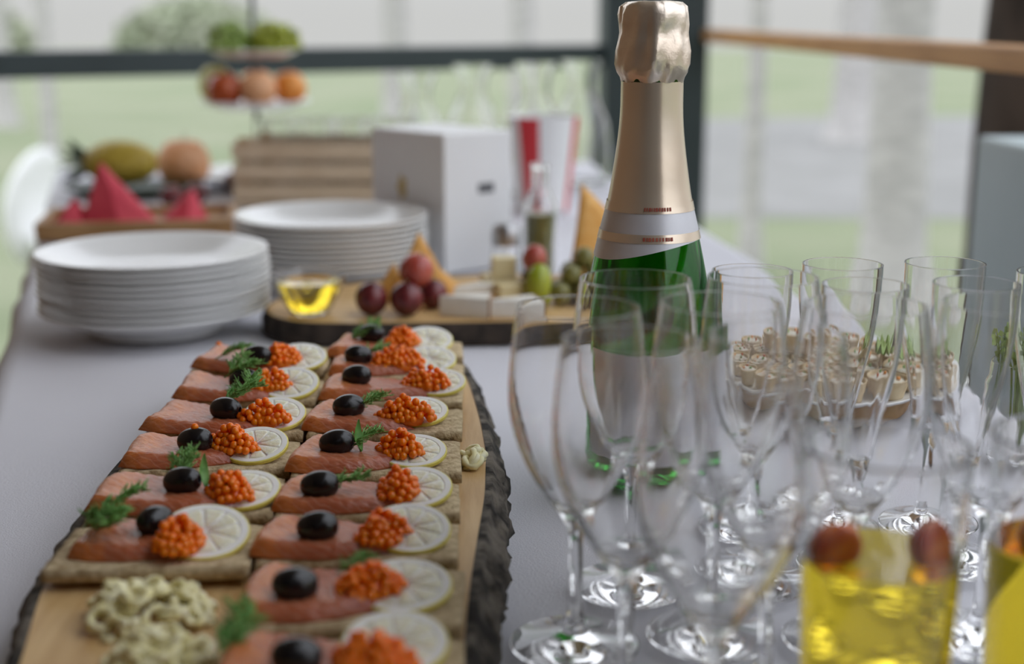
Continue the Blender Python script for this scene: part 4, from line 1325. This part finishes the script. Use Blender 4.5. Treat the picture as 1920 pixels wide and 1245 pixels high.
# pineapple lying on a dark dish, dark plums beside it
pd = empty('dark_dish', (-0.575, 2.46, TZ + 0.0003))
tag(pd, 'dark oval dish under the pineapple at the far left', 'dish')
V, F = lathe([(0.0005, 0), (0.085, 0), (0.12, 0.014), (0.123, 0.018), (0.118, 0.018), (0.084, 0.005), (0.0005, 0.005)], 40)
mesh('bowl', [(x, y * 0.62, z) for x, y, z in V], F, M['melon'], pd)
pn = empty('pineapple', (-0.592, 2.46, TZ + 0.056), R(-6))
pn.scale = (0.8, 0.8, 0.8)
tag(pn, 'yellow pineapple lying on its side with its dark crown to the left', 'pineapple')
V, F = [], []
N, K = 26, 32
for i in range(N + 1):
    f = i / N
    rr = 0.048 * max(math.sin(math.pi * (0.06 + 0.88 * f)), 0.02) ** 0.45
    for k in range(K):
        a_ = 2 * math.pi * k / K
        q = rr * (1 + 0.05 * math.cos(8 * a_ + f * 26) * math.cos(8 * a_ - f * 26))
        V.append((-0.075 + 0.15 * f, q * math.cos(a_), q * math.sin(a_)))
for i in range(N):
    for k in range(K):
        k2 = (k + 1) % K
        F.append((i * K + k, (i + 1) * K + k, (i + 1) * K + k2, i * K + k2))
F.append(tuple(range(K))); F.append(tuple(N * K + k for k in range(K - 1, -1, -1)))
mesh('fruit_body', V, F, M['banana'], pn)
rnd = random.Random(77)
for k in range(22):
    a_ = k * 2.4; sp = 0.25 + 0.75 * (k / 22)
    L = 0.045 + 0.03 * (1 - sp)
    d_ = Vector((-1, sp * math.cos(a_) * 0.8, sp * math.sin(a_) * 0.8)).normalized()
    sd_ = d_.cross(Vector((0, math.sin(a_), -math.cos(a_)))).normalized()
    sd_ = sd_ if sd_.length > 0 else d_.orthogonal()
    p0 = Vector((-0.070, 0.012 * math.cos(a_), 0.012 * math.sin(a_)))
    V, F = [], []
    for j in range(5):
        f = j / 4
        w = 0.009 * (1 - f) ** 0.8 + 0.0003
        c = p0 + d_ * L * f + Vector((0, math.cos(a_), math.sin(a_))) * 0.012 * f * f
        V += [c - sd_ * w, c + d_.cross(sd_) * 0.002, c + sd_ * w, c - d_.cross(sd_) * 0.0015]
    for j in range(4):
        for e in range(4):
            F.append((j * 4 + e, j * 4 + (e + 1) % 4, j * 4 + 4 + (e + 1) % 4, j * 4 + 4 + e))
    mesh('crown_leaf', V, F, M['melon'], pn)
apple_like('melon', M['peach'], (-0.500, 2.545, TZ + 0.047), 0.048, 'beige melon standing between the pineapple and the fruit stand', 'melon', None, 0.95)
for k, (x, y) in enumerate(((-0.475, 2.30), (-0.440, 2.325), (-0.405, 2.50))):
    apple_like('plum', M['red_grape'], (x, y, TZ + 0.0185), 0.020, ['dark plum nearest the tall red napkin', 'dark plum between the red napkins and the crate', 'dark plum behind the crate by the fruit stand'][k], 'plum', 'dark plums', 0.9)

# pale slatted crate with tumblers
cr = empty('slatted_crate', (-0.205, 2.36, TZ + 0.0003), R(-4))
tag(cr, 'pale wooden slatted crate in front of the fruit stand', 'crate')
V, F = box(-0.16, 0.16, -0.09, 0.09, 0.0, 0.008)
mesh('bottom', V, F, M['crate'], cr, smooth=False)
for zz in (0.012, 0.045, 0.078):
    for sy in (-1, 1):
        V, F = box(-0.16, 0.16, sy * 0.086 - 0.004, sy * 0.086 + 0.004, zz, zz + 0.026)
        mesh('slat', V, F, M['crate'], cr, smooth=False)
    for sx in (-1, 1):
        V, F = box(sx * 0.156 - 0.004, sx * 0.156 + 0.004, -0.081, 0.081, zz, zz + 0.026)
        mesh('slat', V, F, M['crate'], cr, smooth=False)
for sx in (-1, 1):
    for sy in (-1, 1):
        V, F = box(sx * 0.145 - 0.007, sx * 0.145 + 0.007, sy * 0.075 - 0.006, sy * 0.075 + 0.006, 0.009, 0.112)
        mesh('corner_post', V, F, M['brown_wood'], cr, smooth=False)
jar_prof = [(0.0005, 0), (0.025, 0), (0.028, 0.003), (0.031, 0.128), (0.0302, 0.1288), (0.0294, 0.128), (0.0262, 0.006), (0.0005, 0.005)]
js = mesh('glass_tumbler', *lathe(jar_prof, 32), M['glass'])
k = 0
for jy in (-0.036, 0.036):
    for jx in (-0.10, -0.033, 0.033, 0.10):
        o = js if k == 0 else again(js)
        k += 1
        q = Matrix.Rotation(R(-4), 3, 'Z') @ Vector((jx, jy, 0))
        o.location = (-0.205 + q.x, 2.36 + q.y, TZ + 0.0095)
        tag(o, 'clear tumbler standing in the slatted wooden crate', 'glass', 'tumblers in the crate')

# glass carafes and jugs at the back
def carafe(x, y, h, rr, label):
    p = [(0.0005, 0), (rr * 0.8, 0), (rr * 0.95, 0.006), (rr, h * 0.25), (rr * 0.9, h * 0.5), (rr * 0.45, h * 0.76), (rr * 0.5, h * 0.9), (rr * 0.68, h), (rr * 0.65, h), (rr * 0.46, h * 0.9), (rr * 0.41, h * 0.76), (rr * 0.86, h * 0.49), (rr * 0.95, h * 0.25), (rr * 0.88, 0.010), (0.0005, 0.009)]
    # smooth profile by subdivision
    q = []
    for (r0, z0), (r1, z1_) in zip(p, p[1:]):
        q += [(r0, z0), ((r0 + r1) / 2, (z0 + z1_) / 2)]
    q.append(p[-1])
    o = mesh('glass_carafe', *lathe(q, 40), M['glass'], None, loc=(x, y, TZ + 0.0016))
    return tag(o, label, 'carafe', 'glass carafes at the far end')
carafe(-0.080, 2.52, 0.205, 0.055, 'clear glass carafe behind the slatted crate')
carafe(0.020, 2.62, 0.215, 0.055, 'clear glass carafe behind the white carton')
carafe(0.125, 2.42, 0.225, 0.055, 'clear glass carafe right behind the red striped container')
carafe(0.215, 2.56, 0.225, 0.055, 'clear glass carafe beside the slate corner post')
